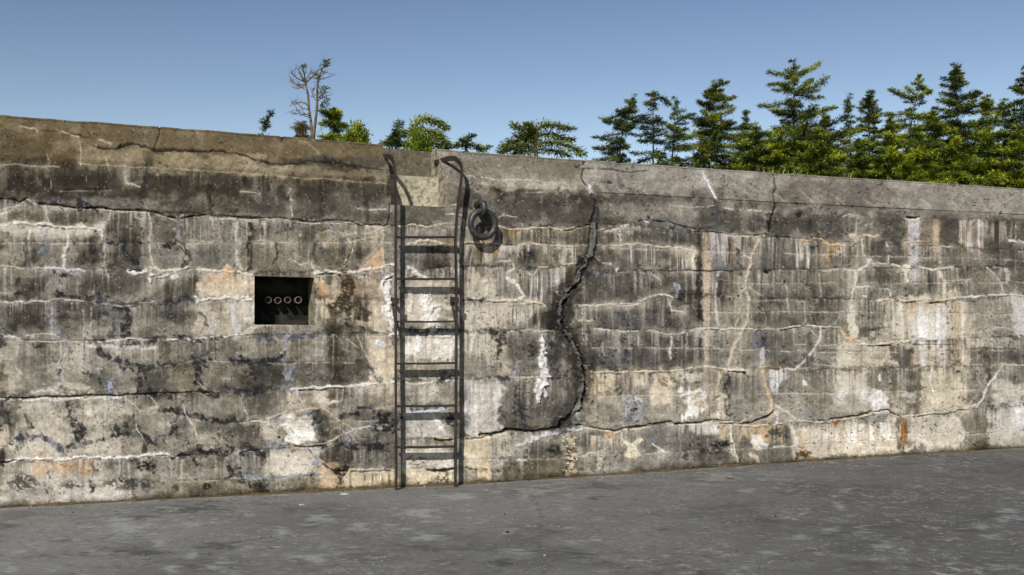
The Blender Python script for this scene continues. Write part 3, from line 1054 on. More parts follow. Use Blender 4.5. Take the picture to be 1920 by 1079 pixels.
for k_, j in enumerate(JR + JL + [JR[0], JR[1], JR[3], JR[4]]):
    wi, _m, _d, _dy = stroke_mask(j, 3, 1.0, 0, full=True)
    if wi is None: continue
    weep(wi, _dy, 26, .55, (196, 188, 172), k_ * 1.7 + 40)
    weep(wi, _dy, 30, .6, (84, 72, 56), k_ * 2.3 + 80)
for j in JL + JR:
    C(j, 1.8, .42, .006, .58, (54, 51, 46))
    T([(x, y - 1) for x, y in j], 5, (62, 61, 60), .5, .66)
# ---- A: left, upper
C(tA(480, 205, 520, 212, 590, 208, 612, 198, 690, 190, 740, 205, 790, 220, 900, 222, 1050, 222, 1140, 232), [3, 5, 5, 6, 5, 7, 6, 5, 4], depth=.028)
C(tA(1140, 232, 1240, 245, 1300, 268, 1349, 280), 2.2, depth=.03)
C(tB(0, 240, 60, 262, 170, 285, 300, 290, 350, 268, 450, 276, 560, 300, 740, 320), [2.5, 3, 3, 3, 2.5, 2], depth=.03)
T(tB(300, 288, 380, 265, 470, 278, 600, 305), 5, (52, 50, 48))
C(tA(195, 115, 300, 130, 400, 140, 460, 160), 2.2, depth=.02, broken=.5)
C(tA(808, 105, 800, 150, 780, 212), 2.2, depth=.025)
V(tA(90, 100, 180, 115, 190, 135), 4, a=.6)
V(tA(300, 125, 400, 152), 4, a=.6, broken=.5)
W(tA(505, 180, 560, 190), 4, (180, 172, 154), .7)
V(tA(405, 195, 413, 230, 410, 300), 2.4)
V(tA(535, 255, 548, 325), 2.2)
V(tA(640, 265, 632, 330, 640, 382), 2.2)
V(tA(640, 385, 700, 405, 715, 415), 1.6)
V(tA(240, 235, 248, 270), 1.6, a=.6)
V(tA(255, 370, 258, 412), 1.8, a=.7)
V(tA(910, 285, 918, 320), 1.5, a=.6)
V(tA(0, 293, 130, 297, 300, 303), 1.6, a=.6, broken=.4)
V(tA(400, 292, 800, 312, 1349, 347), 1.7, a=.75, broken=.4)
V(tB(0, 345, 300, 360, 740, 388), 1.5, a=.5, broken=.45)
B(tA(752, 240, 735, 400, 725, 490), 6, (64, 62, 62), .7)
C(tA(290, 420, 400, 420, 550, 418), 1.6, depth=.008, broken=.4)
V(tA(300, 428, 560, 426), 1.5, a=.4, broken=.5)
for q in ((910, 345, 912, 410), (1065, 400, 1070, 510), (1155, 430, 1158, 480), (1240, 340, 1240, 420)):
    B(tA(*q), 6, (56, 48, 36), .7)
C(tA(0, 470, 70, 470, 100, 485, 140, 465), 2.2, depth=.02)
V(tA(140, 470, 210, 505, 430, 520), 2, a=.7)
C(tA(200, 490, 260, 502, 430, 510, 560, 517, 760, 530, 830, 550, 900, 570, 950, 555, 1040, 545), 3, depth=.026)
V(tA(250, 515, 560, 526, 760, 540, 900, 578), 2, a=.6, broken=.45)
C(tA(1060, 550, 1200, 560, 1349, 575), 1.8, depth=.015)
V(tA(1060, 560, 1200, 572, 1349, 588), 2.6, a=.7, broken=.4)
T(tA(405, 500, 445, 515), 8, (58, 60, 68), .9, .2)
B(tA(190, 480, 300, 492), 7, (84, 86, 92), .7)
T(tA(495, 520, 497, 545), 6, (40, 38, 34), .9, .1)
W(tA(0, 545, 35, 538), 3.5)
V(tA(0, 530, 60, 515, 110, 505), 1.8, a=.7)
V(tA(235, 515, 235, 560, 248, 590), 2.4)
V(tA(560, 530, 545, 575, 505, 605), 2.4)
V(tA(755, 540, 770, 610, 758, 680, 765, 760, 778, 805), 2.2)
W(tA(0, 597, 60, 590, 190, 594, 250, 602, 300, 612, 450, 612, 515, 630, 520, 660), 4.5, (212, 200, 178), lift=.012)
C(tA(200, 600, 330, 620), 1.8, depth=.012, broken=.4)
T(tA(488, 625, 492, 645), 4, (50, 48, 44), .9, .1)
B(tA(240, 625, 225, 700, 210, 750), 8, (116, 130, 164), .85, .25)
B(tA(135, 680, 122, 795), 8, (74, 78, 92), .85, .25)
W(tA(345, 655, 350, 700, 320, 805), 5, (206, 198, 182), .85)
W(tA(150, 630, 145, 670), 4, a=.8)
V(tA(530, 690, 525, 812), 4, (186, 180, 168))
T(tA(535, 685, 600, 680, 705, 685), 5)
T(tA(645, 690, 660, 740, 682, 812), 9, (56, 57, 60), .9, .35)
T(tA(517, 700, 520, 775), 7, (78, 82, 92), .7)
T(tA(830, 685, 870, 678, 920, 705, 935, 760, 935, 820), 7, broken=.35)
V(tA(900, 690, 930, 730, 938, 780), 2.2, a=.7)
V(tA(950, 685, 1110, 682), 1.6, a=.5)
B(tA(898, 580, 902, 670), 8, (150, 150, 156), .7)
V(tA(1075, 570, 1080, 640), 2.5, a=.6)
W(tA(1200, 590, 1195, 800), 5, (186, 182, 174), .75, .4, .002)
B(tA(1265, 590, 1270, 680), 6, (84, 66, 46), .85, .3)
B(tA(1265, 690, 1270, 800), 5, (92, 74, 54), .7)
B(tA(1215, 600, 1210, 650), 4, (86, 84, 84), .7)
V(tA(690, 560, 715, 570), 2, a=.5)
# second joint
W(tA(0, 805, 60, 812, 230, 818), 3, (190, 182, 166), .7, .45)
W(tA(230, 820, 430, 832), 4.5, (196, 194, 190), .85, .45)
W(tA(650, 828, 690, 848, 740, 835), 6, (214, 208, 196), lift=.015)
W(tA(755, 885, 770, 858, 850, 852), 5.5, lift=.015)
W(tA(870, 875, 905, 860, 890, 850), 5.5, lift=.014)
W(tA(750, 825, 1000, 820, 1180, 830, 1280, 850), 4.5, (210, 196, 172), .85, .35, .01)
C(tA(660, 835, 720, 828), 2.2, depth=.02)
C(tA(755, 862, 820, 855), 2.6, depth=.02)
T(tA(270, 828, 312, 842), 6)
B(tA(365, 830, 425, 838), 6, (150, 158, 180), .6)
P(rA(1130, 820, 1200, 850), (214, 160, 120), .5, 7)
# third joint
W(tA(0, 985, 150, 990, 290, 975, 420, 985), 2.6, (196, 190, 176), .85)
T(tA(290, 968, 350, 962, 500, 955), 5, broken=.6)
T(tA(420, 985, 520, 995, 640, 1005, 740, 995, 820, 975, 980, 982), 7, (60, 62, 68))
V(tA(440, 990, 640, 1012, 800, 985), 2, a=.7, broken=.4)
W(tA(990, 972, 1010, 995, 1060, 975, 1150, 960, 1270, 970), 5.5, lift=.014)
T(tA(845, 1062, 880, 1055), 4)
V(tA(0, 940, 60, 945), 1.5, a=.5)
# ---- E: left, lower
B(tE(265, 15, 268, 130, 272, 195), 11, (134, 136, 146), .85, .25)
V(tE(262, 20, 262, 190), 2.5, a=.7)
T(tE(640, 50, 635, 150, 645, 205), 10, broken=.3)
T(tE(570, 150, 575, 200), 6, (86, 88, 94))
T(tE(520, 15, 522, 70), 6, (76, 78, 88))
T(tE(855, 90, 880, 85), 4)
V(tE(425, 60, 425, 200), 3, a=.4)
V(tE(1040, 80, 1055, 120, 1078, 190), 4.5, (186, 184, 180))
T(tE(1030, 85, 1050, 130), 4, (92, 92, 96), .7)
W(tE(1170, 40, 1180, 110, 1200, 175), 8, (206, 202, 196), .7, .35, .003)
B(tE(1180, 100, 1215, 170), 6, (170, 176, 192), .6)
W(tE(0, 185, 50, 195, 92, 215), 5, (212, 206, 192), lift=.01)
V(tE(100, 215, 290, 220, 480, 215), 1.9, a=.7)
V(tE(130, 185, 260, 180, 330, 212), 2.1)
W(tE(480, 215, 640, 212, 850, 205, 1080, 195, 1210, 190), 2.8, (206, 202, 194), .9, .3)
T(tE(185, 230, 228, 230), 5.5)
T(tE(470, 222, 560, 226), 5)
T(tE(640, 226, 725, 228), 6)
T(tE(750, 214, 1000, 212, 1110, 205), 5, (56, 57, 60))
T(tE(10, 215, 20, 235), 6)
V(tE(1210, 188, 1240, 165, 1285, 140), 3)
T(tE(1300, 200, 1349, 200), 6)
W(tE(440, 250, 600, 248, 780, 250), 5.5, (192, 188, 180), .7, .4, .002)
V(tE(95, 225, 90, 270, 70, 310, 80, 350, 112, 382), 2.5)
V(tE(0, 308, 65, 312), 1.5, a=.6)
V(tE(355, 225, 330, 290, 315, 350, 320, 420, 300, 462), 3.5, (190, 184, 172), .8)
B(tE(317, 310, 317, 380), 5, (116, 136, 176), .85, .2)
B(tE(300, 368, 300, 392), 5, (84, 88, 100), .8, .2)
B(tE(325, 260, 350, 245), 4, (140, 150, 176), .7)
T(tE(500, 260, 520, 290, 590, 325, 680, 345, 830, 330), 6, (62, 63, 66), .85, .4)
T(tE(520, 355, 512, 422), 5)
T(tE(700, 355, 710, 420, 700, 482), 8, broken=.35)
T(tE(862, 345, 888, 352), 8, broken=.3)
T(tE(915, 325, 960, 305, 990, 298), 7)
T(tE(990, 305, 995, 360, 995, 432), 9, broken=.35)
T(tE(960, 375, 1030, 370), 5)
T(tE(1030, 305, 1140, 312, 1349, 325), 8, (58, 60, 66), .88, .42)
V(tE(1000, 420, 1045, 460), 1.8, a=.6)
T(tE(810, 370, 825, 440), 6, (86, 84, 80), .6)
T(tE(440, 375, 455, 380), 5, broken=.2)
B(tE(560, 425, 552, 492), 8, (122, 146, 190), .9, .2)
T(tE(520, 400, 590, 420), 4, (104, 106, 112), .6)
B(tE(235, 400, 240, 415), 3, (90, 88, 84), .7)
W(tE(1120, 408, 1165, 408), 4, (166, 160, 148), .6)
PT(rE(1245, 340, 1300, 460), thr=.6)
W(tE(170, 475, 290, 470), 4, (196, 192, 180), .6)
T(tE(310, 470, 480, 470), 6, (92, 86, 74), .6)
C(tE(0, 500, 130, 500, 360, 495, 600, 490, 760, 482, 900, 480, 1060, 475), [3, 4, 3, 3, 2.2, 1.8], depth=.028)
W(tE(0, 516, 150, 510, 400, 506, 620, 503), 4, (206, 198, 182), .85, .25, .006)
T(tE(20, 520, 80, 522), 4)
T(tE(1020, 488, 1170, 475, 1300, 470), 6)
T(tE(780, 495, 860, 506), 7)
T(tE(760, 478, 778, 488), 6, (34, 34, 36), .95, .05)
B(tE(540, 515, 600, 520), 5, (120, 134, 168), .6)
T(tE(100, 565, 122, 610, 138, 665), 7, (54, 56, 62), .88, .35)
V(tE(95, 560, 115, 590, 145, 680), 2, a=.6)
T(tE(28, 570, 42, 622), 9)
T(tE(0, 650, 60, 645), 6)
V(tE(365, 530, 350, 560), 2.2)
T(tE(355, 545, 365, 600, 400, 640, 408, 712), 8, (62, 64, 72), .9, .3)
T(tE(425, 690, 420, 715), 5, (80, 60, 44), .8)
B(tE(90, 762, 125, 690, 190, 702, 260, 725, 312, 772), 10, (78, 84, 108), .92, .2)
B(tE(250, 722, 312, 778), 7, (110, 126, 166), .8, .3)
T(tE(30, 740, 90, 735), 7)
B(tE(345, 765, 400, 740, 465, 725), 7, (96, 100, 116), .85, .3)
T(tE(340, 765, 375, 750), 5, broken=.4)
T(tE(582, 668, 592, 692), 9, broken=.25)
T(tE(625, 645, 650, 630, 690, 640), 10, broken=.3)
T(tE(590, 700, 690, 690, 722, 684), 7)
T(tE(690, 565, 690, 640, 705, 680, 740, 720, 737, 785), 6, broken=.35)
V(tE(688, 575, 690, 660, 742, 735), 2, a=.8)
T(tE(760, 712, 800, 700, 842, 690, 835, 705), 5.5, (80, 82, 86))
T(tE(800, 720, 805, 770), 5, (92, 94, 98), .7)
T(tE(820, 550, 880, 570, 930, 600, 1000, 605, 1100, 622, 1240, 625), 6, broken=.4)
T(tE(915, 560, 935, 610, 895, 640), 6)
T(tE(880, 640, 880, 692), 8, broken=.35)
T(tE(500, 716, 530, 706, 565, 690), 4)
V(tE(630, 510, 680, 540, 710, 575, 760, 560, 800, 545), 2.3)
V(tE(760, 495, 790, 530), 1.8, a=.6)
V(tE(920, 520, 940, 590, 980, 640, 1000, 700, 1010, 772), 2.3)
V(tE(1225, 490, 1225, 530, 1255, 590), 1.8, a=.7)
T(tE(1220, 490, 1225, 520), 4, (90, 88, 84))
C(tE(1080, 620, 1240, 626), 1.6, depth=.01, broken=.4)
W(tE(1240, 622, 1349, 620), 3, a=.8)
PT(rE(1050, 680, 1200, 720), thr=.58)
V(tE(1060, 745, 1120, 770, 1160, 760), 1.8, a=.6)
W(tE(0, 826, 120, 812, 330, 808, 520, 805, 640, 802, 740, 795, 900, 794), 4, (220, 214, 202), .95, .22, .012)
C(tE(0, 832, 80, 822), 2, depth=.02, broken=.3)
T(tE(890, 800, 1000, 790, 1150, 780, 1320, 770), 7, broken=.42)
T(tE(1000, 750, 1015, 790), 8)
W(tE(1210, 772, 1325, 768), 2.6, (190, 190, 192), .7)
PT(rE(40, 885, 195, 975), thr=.42)
PT(rE(300, 932, 430, 956), thr=.42)
PT(rE(490, 915, 820, 965), thr=.44)
PT(rE(680, 825, 790, 870), (40, 40, 42), .95, .42)
PT(rE(640, 805, 700, 830), thr=.45)
PT(rE(0, 760, 22, 860), (58, 44, 30), .9, .35)
T(tE(980, 800, 1000, 852), 6)
T(tE(1215, 855, 1222, 912), 6)
T(tE(1150, 838, 1165, 862), 6)
T(tE(465, 830, 480, 860), 5, (104, 100, 96))
T(tE(235, 880, 250, 905), 4, (120, 124, 134))
T(tE(615, 880, 620, 920), 7)
T(tE(455, 945, 462, 970), 5)
T(tE(672, 960, 675, 1000), 5)
PT(rE(870, 945, 900, 975), thr=.4)
PT(rE(1030, 940, 1062, 960), (34, 34, 34), .95, .36)
V(tE(1150, 916, 1250, 908, 1349, 905), 2.2, (184, 186, 192), .8)
V(tE(960, 905, 975, 910), 3)
T(tE(1155, 915, 1170, 905), 6)
PT(rE(1285, 925, 1335, 985), thr=.42)
# ---- B: around niche, above
V(tB(255, 420, 250, 440, 262, 480, 265, 555), 3)
V(tB(585, 515, 660, 525, 745, 525), 2)
V(tB(0, 430, 100, 442), 1.7, a=.7)
V(tB(280, 160, 340, 190, 400, 235), 1.5, a=.35)
C(tB(195, 150, 215, 160, 210, 175), 3, depth=.01, broken=.5, col=(60, 56, 52))
for q in ((120, 345, 118, 400), (20, 350, 22, 410), (415, 390, 410, 560), (640, 440, 645, 560)):
    B(tB(*q), 7, (64, 58, 46), .55)
C(tB(0, 562, 200, 566, 280, 572, 360, 585, 440, 575, 560, 580, 640, 605, 735, 600), 2.4, depth=.02, broken=.3)
V(tB(0, 570, 200, 574, 360, 592, 560, 588, 700, 610), 2, a=.8)
C(tB(757, 490, 752, 560, 740, 605), 2.2, depth=.02)
for q, c in (((50, 590, 45, 680), (80, 62, 42)), ((50, 690, 50, 820), (88, 70, 50)), ((182, 700, 182, 785), (90, 76, 58)), ((375, 700, 375, 800), (92, 78, 62)), ((100, 585, 105, 640), (104, 92, 76))):
    B(tB(*q), 5.5, c, .85, .25)
V(tB(0, 685, 130, 683, 250, 690), 1.6, a=.6)
V(tB(248, 768, 300, 802, 345, 790, 350, 730), 1.8, a=.8)
V(tB(360, 790, 385, 838), 2)
B(tB(460, 600, 490, 650), 9, (130, 134, 148), .6)
B(tB(385, 690, 440, 730, 470, 765), 8, (92, 96, 108), .75)
V(tB(385, 650, 440, 630, 490, 640), 2, a=.6)
V(tB(500, 630, 560, 685, 620, 672, 705, 655), 3.2, (202, 180, 150))
V(tB(572, 690, 560, 750, 528, 812), 4.5, (206, 186, 158), lift=.012)
C(tB(578, 690, 545, 790, 522, 815), 2, depth=.015, broken=.3)
V(tB(540, 652, 640, 640, 740, 612), 2.6, (196, 170, 138))
V(tB(740, 620, 722, 680, 728, 800), 3, (198, 178, 152))
_w = window(*[v for v in (665, 725, 450, 515)])
_x, _y = PX[_w], PY[_w]
_m = sstep(-3, 3, _x - (717 - (_y - 462) * 1.0)) * sstep(3, -3, _x - 719) * sstep(458, 468, _y) * sstep(514, 505, _y)
blend(_w, _m * .9, (188, 156, 126))
V(tB(715, 690, 660, 760, 605, 810), 2.2, (200, 170, 138))
W(tB(380, 850, 440, 835, 500, 838, 640, 835, 710, 820, 780, 800), 5, (212, 198, 176), .92, .3, .014)
C(tB(400, 850, 470, 842, 540, 830), 2.2, depth=.02, broken=.4)
P(rB(660, 770, 700, 820), (196, 152, 104), .7, 6)
W(tB(722, 885, 745, 865, 780, 862), 4.5, lift=.015)
W(tB(742, 885, 735, 950, 750, 1010, 772, 1079), [16, 18, 12, 10], (218, 213, 203), .92, .25, .014)
C(tB(725, 878, 770, 866), 2.4, depth=.02)
T(tB(478, 1010, 520, 975, 560, 900, 556, 960, 560, 1079), 12, (70, 56, 40), .85, .42)
T(tB(540, 850, 560, 900), 8, (84, 66, 46), .8)
T(tB(545, 985, 600, 1000, 640, 1040), 10, (88, 72, 54), .7)
V(tB(600, 870, 640, 860), 3, (190, 186, 178))
W(tF(755, 20, 748, 90, 770, 170), [12, 16, 8], (222, 216, 204), .92, .25, .014)
# ---- F: below niche
V(tF(60, 152, 100, 142, 385, 130), 2.5, (196, 188, 170))
V(tF(0, 190, 75, 148), 2.4)
V(tF(385, 0, 382, 130), 2.5, (190, 178, 154), .7)
T(tF(90, 205, 210, 192, 300, 188, 410, 178), 5, (88, 92, 104))
B(tF(228, 190, 232, 250, 240, 400), 8, (150, 150, 160), .75, .3)
B(tF(245, 345, 240, 398), 8, (128, 138, 172), .8, .25)
T(tF(0, 310, 60, 325, 130, 318, 210, 308), 6)
PT(rF(0, 350, 110, 420), thr=.56)
T(tF(0, 470, 60, 472, 110, 462), 5)
B(tF(230, 462, 290, 466), 8, (128, 140, 180), .75, .2)
W(tF(270, 458, 400, 452, 520, 445, 640, 436, 775, 425), 3.4, (212, 204, 188), .92, .25, .01)
C(tF(300, 468, 400, 461, 520, 455), 2, depth=.02, broken=.3)
V(tF(530, 200, 560, 220, 600, 250), 2, a=.6)
V(tF(590, 190, 640, 290, 665, 330), 1.8, a=.6)
T(tF(500, 130, 560, 135, 620, 155), 4, (60, 56, 50))
T(tF(670, 350, 690, 400), 7, (84, 86, 96), .7)
W(tF(700, 212, 730, 225), 10, (206, 208, 210), .8, .2)
W(tF(445, 528, 495, 520), 3.5, (206, 196, 176), .8)
C(tF(535, 450, 522, 540), 1.8, depth=.008, broken=.3)
V(tF(140, 610, 250, 580, 370, 555, 430, 560, 480, 600, 530, 640, 572, 665), 3.6, (196, 172, 142), lift=.008)
V(tF(572, 668, 500, 700, 430, 738), 3, (200, 178, 150))
C(tF(425, 745, 300, 752, 230, 732, 195, 705), 2.6, depth=.03)
V(tF(435, 738, 300, 745, 225, 722, 180, 680, 140, 622), 3.4, (198, 184, 160), lift=.01)
V(tF(0, 628, 100, 615, 150, 638), 2.4)
C(tF(0, 622, 95, 610), 1.8, depth=.012, broken=.3)
V(tF(190, 712, 260, 750, 330, 758, 390, 810, 440, 840, 492, 872), 4, (190, 168, 138), lift=.01)
C(tF(340, 765, 400, 825, 470, 870), 1.8, depth=.012, broken=.35)
V(tF(572, 660, 650, 648, 780, 662), 3, (204, 198, 186))
B(tF(150, 608, 205, 605), 10, (146, 152, 172), .75, .25)
B(tF(340, 580, 370, 572), 8, (128, 136, 160), .7, .25)
B(tF(160, 745, 230, 752, 175, 762), 10, (140, 148, 172), .75, .25)
B(tF(400, 820, 395, 840), 8, (130, 142, 178), .7, .25)
B(tF(330, 758, 420, 765), 7, (160, 166, 186), .6)
T(tF(375, 580, 400, 640), 8)
T(tF(520, 582, 600, 570, 700, 582), 9)
T(tF(700, 592, 762, 600, 740, 645), 14, (44, 45, 46), .9, .35)
T(tF(690, 650, 710, 700, 750, 802), 8, (56, 58, 64), .88, .3)
T(tF(0, 775, 60, 768, 105, 772, 112, 820), 5)
C(tF(0, 772, 110, 768), 1.8, depth=.01, broken=.35)
T(tF(400, 752, 580, 745, 725, 740), 6)
B(tF(535, 640, 545, 740), 8, (148, 152, 164), .5)
V(tF(440, 660, 500, 650, 530, 680), 1.5, a=.6)
B(tF(0, 908, 150, 902, 390, 890), 5, (128, 140, 168), .75, .35)
T(tF(10, 915, 150, 908), 5)
T(tF(70, 925, 105, 985), 9, broken=.4)
T(tF(370, 890, 388, 930), 5)
V(tF(490, 872, 560, 868, 620, 866, 780, 865), 3.2, (212, 192, 154), lift=.01)
C(tF(500, 878, 545, 872), 3, depth=.03)
T(tF(530, 880, 505, 915, 485, 960), 11, (74, 46, 24), .95, .15)
V(tF(545, 880, 520, 920), 2.4, (210, 190, 150))
C(tF(560, 875, 640, 872, 770, 872), 1.6, depth=.012, broken=.4)
# ---- behind ladder
V(tB(800, 605, 850, 600, 950, 607, 1040, 592, 1085, 580), 2.6, (212, 194, 162))
V(tB(845, 692, 950, 680, 1000, 690, 1060, 705, 1085, 690), 4.5, (214, 200, 174), lift=.012)
T(tB(1000, 690, 1060, 712), 4, (150, 110, 66), .7)
V(tB(1040, 545, 1120, 552, 1140, 580), 2.4)
V(tB(1050, 500, 1090, 495), 2)
W(tB(850, 820, 880, 815, 900, 850, 950, 862), 5, (212, 204, 188), lift=.014)
C(tB(845, 870, 900, 862), 2, depth=.015, broken=.3)
W(tB(870, 940, 880, 1000, 860, 1030), 7, (214, 204, 184), lift=.012)
W(tB(950, 960, 960, 1020, 970, 1079), [10, 16, 22], (220, 214, 200), .9, .25, .012)
W(tF(940, 0, 950, 60, 960, 110), [14, 20, 26], (220, 214, 200), .9, .25, .012)
T(tF(850, 165, 990, 165, 1080, 160), 7, (58, 62, 70))
W(tF(960, 185, 1010, 190, 1060, 182), 4.5, lift=.012)
W(tF(890, 200, 905, 260), 10, (230, 224, 212), .8)
W(tF(840, 425, 900, 430, 965, 422, 1085, 415), 3.2, a=.8)
T(tF(1010, 415, 1060, 410), 5)
T(tF(850, 560, 900, 575, 1000, 560), 7, (64, 72, 86))
T(tF(960, 550, 1060, 565), 7, (38, 38, 40), .9)
W(tF(840, 580, 900, 575, 1050, 560), 4.5, (196, 204, 218), .8)
W(tF(985, 590, 1005, 640, 1030, 685), 9, (216, 210, 200), .85)
T(tF(1060, 590, 1080, 670), 7)
C(tF(985, 715, 1030, 722, 1075, 712), 4, depth=.03)
V(tF(985, 708, 1080, 708), 4, (212, 184, 136))
V(tF(840, 700, 900, 695, 985, 700), 2, a=.6)
C(tF(950, 868, 1000, 872, 1085, 866), 5, depth=.028)
V(tF(840, 870, 950, 872), 3, (210, 190, 150))
PT(rF(850, 780, 960, 850), thr=.58)
PT(rF(980, 880, 1085, 940), thr=.56)
T(tF(1140, 410, 1349, 405), 5, (84, 88, 98))
B(tF(1145, 430, 1160, 560, 1150, 665), 8, (130, 138, 160), .6)
T(tF(1290, 160, 1320, 180, 1310, 230, 1290, 290), 8, (70, 66, 60))
W(tF(1170, 190, 1165, 260), 6, a=.8)
C(tF(1150, 712, 1260, 700, 1310, 685, 1349, 665), 2.4, depth=.025)
V(tF(1150, 718, 1260, 708, 1349, 680), 3, (210, 190, 150))
T(tF(1140, 856, 1349, 852), 4, (96, 92, 84))
# ---- C
V(tC(50, 350, 250, 370, 550, 385), 2, a=.55, broken=.4)
V(tC(370, 436, 455, 432), 2.2, a=.7)
C(tC(625, 300, 660, 298, 668, 270), 3.2, depth=.03)
C(tC(640, 312, 740, 312, 830, 318, 900, 325, 985, 325), 2, depth=.015, broken=.45)
C(tC(660, 312, 650, 360, 668, 390, 690, 420, 700, 450), [3, 2.6, 2.6, 3], depth=.026)
T(tC(765, 395, 775, 400), 5, (48, 44, 38), .9, .1)
B(tC(590, 490, 640, 500), 7, (86, 88, 94), .7)
for q in ((820, 345, 845, 400), (900, 410, 915, 450), (1130, 440, 1150, 470)):
    B(tC(*q), 6, (88, 80, 68), .4)
V(tC(1095, 502, 1200, 510, 1340, 502), 2, a=.55)
V(tC(1145, 510, 1148, 540), 3, a=.5)
B(tC(1335, 500, 1330, 600), 6, (92, 100, 116), .5)
V(tC(225, 602, 280, 622, 350, 620, 440, 615, 560, 626, 640, 612, 690, 600), 3.4, (206, 182, 140), lift=.012)
C(tC(560, 632, 640, 612, 690, 601), 2.4, depth=.025)
V(tC(230, 560, 260, 545, 330, 560, 355, 605), 1.8, a=.6)
V(tC(740, 625, 790, 635, 840, 607, 882, 598), 2.6)
C(tC(750, 628, 840, 608), 1.6, depth=.012, broken=.35)
V(tC(900, 610, 935, 620), 2.4)
V(tC(830, 630, 845, 655, 848, 692), 2.6)
V(tC(840, 630, 885, 630), 1.8, a=.7)
C(tC(940, 580, 1010, 575, 1100, 585, 1140, 600, 1180, 612, 1275, 630), 2.2, depth=.02, broken=.25)
W(tC(968, 574, 985, 576), 6, (196, 196, 196))
T(tC(985, 565, 1000, 580), 5)
V(tC(890, 580, 910, 550), 2, a=.5)
B(tC(1100, 615, 1095, 690), 6, (98, 76, 52), .8, .3)
V(tC(1200, 625, 1275, 632), 1.8, a=.7)
V(tC(40, 690, 200, 690, 300, 706, 400, 690, 560, 706, 690, 700), 2.4, (206, 182, 148), lift=.008)
C(tC(50, 700, 120, 698, 330, 706), 1.8, depth=.012, broken=.4)
V(tC(730, 700, 850, 701, 940, 696, 1080, 711, 1150, 720, 1222, 732), 2.4, (208, 194, 168), lift=.01)
W(tC(1222, 735, 1220, 770, 1222, 822), 4.5, (216, 204, 180), lift=.01)
V(tC(715, 765, 750, 796, 795, 797), 3, (200, 190, 166))
V(tC(430, 816, 520, 812, 570, 800, 645, 797), 3, (206, 184, 148), lift=.012)
C(tC(470, 820, 560, 808), 1.8, depth=.012, broken=.35)
V(tC(220, 785, 300, 785, 312, 822, 270, 845), 3.2, (206, 196, 174), lift=.01)
V(tC(340, 835, 400, 852, 425, 825), 3.2, (200, 186, 160), lift=.01)
T(tC(345, 755, 400, 760, 385, 800), 8, (60, 60, 64), .75)
T(tC(690, 845, 760, 835, 830, 838), 6, (76, 80, 92))
W(tC(822, 820, 826, 830), 3)
V(tC(1000, 850, 1045, 880, 1045, 910), 1.8, a=.6)
W(tC(170, 880, 185, 940), 12, (206, 194, 170), .8)
W(tC(275, 875, 310, 885), 7, (216, 210, 200), lift=.012)
W(tC(315, 890, 335, 930, 345, 965), 8, (210, 198, 172), lift=.012)
V(tC(60, 985, 120, 970, 200, 990, 300, 975, 340, 992, 455, 1000), 3.6, (206, 194, 170), lift=.012)
T(tC(60, 975, 160, 980), 4)
V(tC(615, 1005, 760, 1003, 870, 998, 930, 1001, 980, 965, 1040, 950, 1112, 965), 2.8, (208, 202, 188), lift=.01)
V(tC(1085, 970, 1100, 1030, 1165, 1040), 1.8, a=.8)
B(tC(1132, 900, 1120, 960), 5, (150, 160, 184), .8, .2)
T(tC(1110, 960, 1130, 975), 4)
B(tC(905, 880, 915, 980), 6, (98, 82, 62), .5)
T(tC(835, 1030, 870, 1079), 6, (70, 74, 84), .7)
# ---- G
W(tG(60, 12, 130, 15, 200, 10, 240, 25, 325, 35), 4.5, (210, 194, 164), .9, .3, .012)
V(tG(160, 165, 280, 163, 385, 165), 2.5)
T(tG(65, 165, 125, 172), 5)
V(tG(238, 60, 238, 150), 2.5, a=.6)
V(tG(298, 100, 298, 160), 2.2, a=.6)
PT(rG(220, 215, 300, 310), thr=.44)
T(tG(340, 240, 350, 260), 7)
B(tG(195, 320, 190, 395), 7, (160, 164, 172), .8, .25)
T(tG(190, 400, 205, 520, 215, 645), 6, (66, 68, 76), .8, .4)
PT(rG(170, 540, 250, 610), thr=.52)
PT(rG(90, 550, 120, 620), thr=.5)
V(tG(0, 410, 150, 400, 260, 395), 2.8, a=.8)
T(tG(60, 405, 140, 408), 5)
T(tG(380, 400, 500, 395), 5)
PT(rG(320, 290, 380, 330), thr=.48)
W(tG(100, 420, 130, 460), 5, a=.5)
V(tG(490, 35, 650, 32, 800, 30, 850, 0), 2.4)
V(tG(460, 130, 500, 112, 572, 112), 2.8, (206, 194, 170))
V(tG(580, 155, 720, 166, 880, 160, 940, 182, 1000, 180, 1060, 160, 1180, 152, 1315, 156), 2.5, (204, 196, 180), lift=.008)
T(tG(700, 60, 720, 100, 742, 162), 6, (74, 78, 90), .75)
T(tG(735, 265, 735, 310), 6, (70, 74, 86), .7)
B(tG(865, 70, 868, 150), 5, (96, 106, 132), .6)
V(tG(800, 190, 800, 245), 2, (180, 178, 176), .8)
W(tG(965, 200, 968, 300), 3.2, (206, 204, 198), .8)
V(tG(955, 20, 975, 60, 1035, 72), 2, a=.8)
V(tG(625, 230, 625, 290), 1.8, a=.6)
V(tG(752, 40, 752, 80), 2, a=.5)
T(tG(960, 130, 970, 132), 4)
V(tG(535, 350, 560, 372, 700, 377, 820, 370, 950, 368, 1130, 345), 3, (210, 192, 156), lift=.012)
C(tG(620, 378, 720, 380), 1.8, depth=.015, broken=.35)
C(tG(880, 372, 960, 370), 1.6, depth=.012, broken=.35)
V(tG(1130, 345, 1250, 355, 1349, 362), 3, (212, 198, 172), lift=.012)
B(tG(695, 380, 698, 420), 5, RUST, .6)
PT(rG(680, 430, 720, 490), thr=.52)
PT(rG(910, 400, 950, 440), (150, 110, 62), .8, .46)
V(tG(745, 625, 738, 545, 760, 517, 800, 510), 3.4, (186, 184, 182))
W(tG(785, 508, 810, 520), 6)
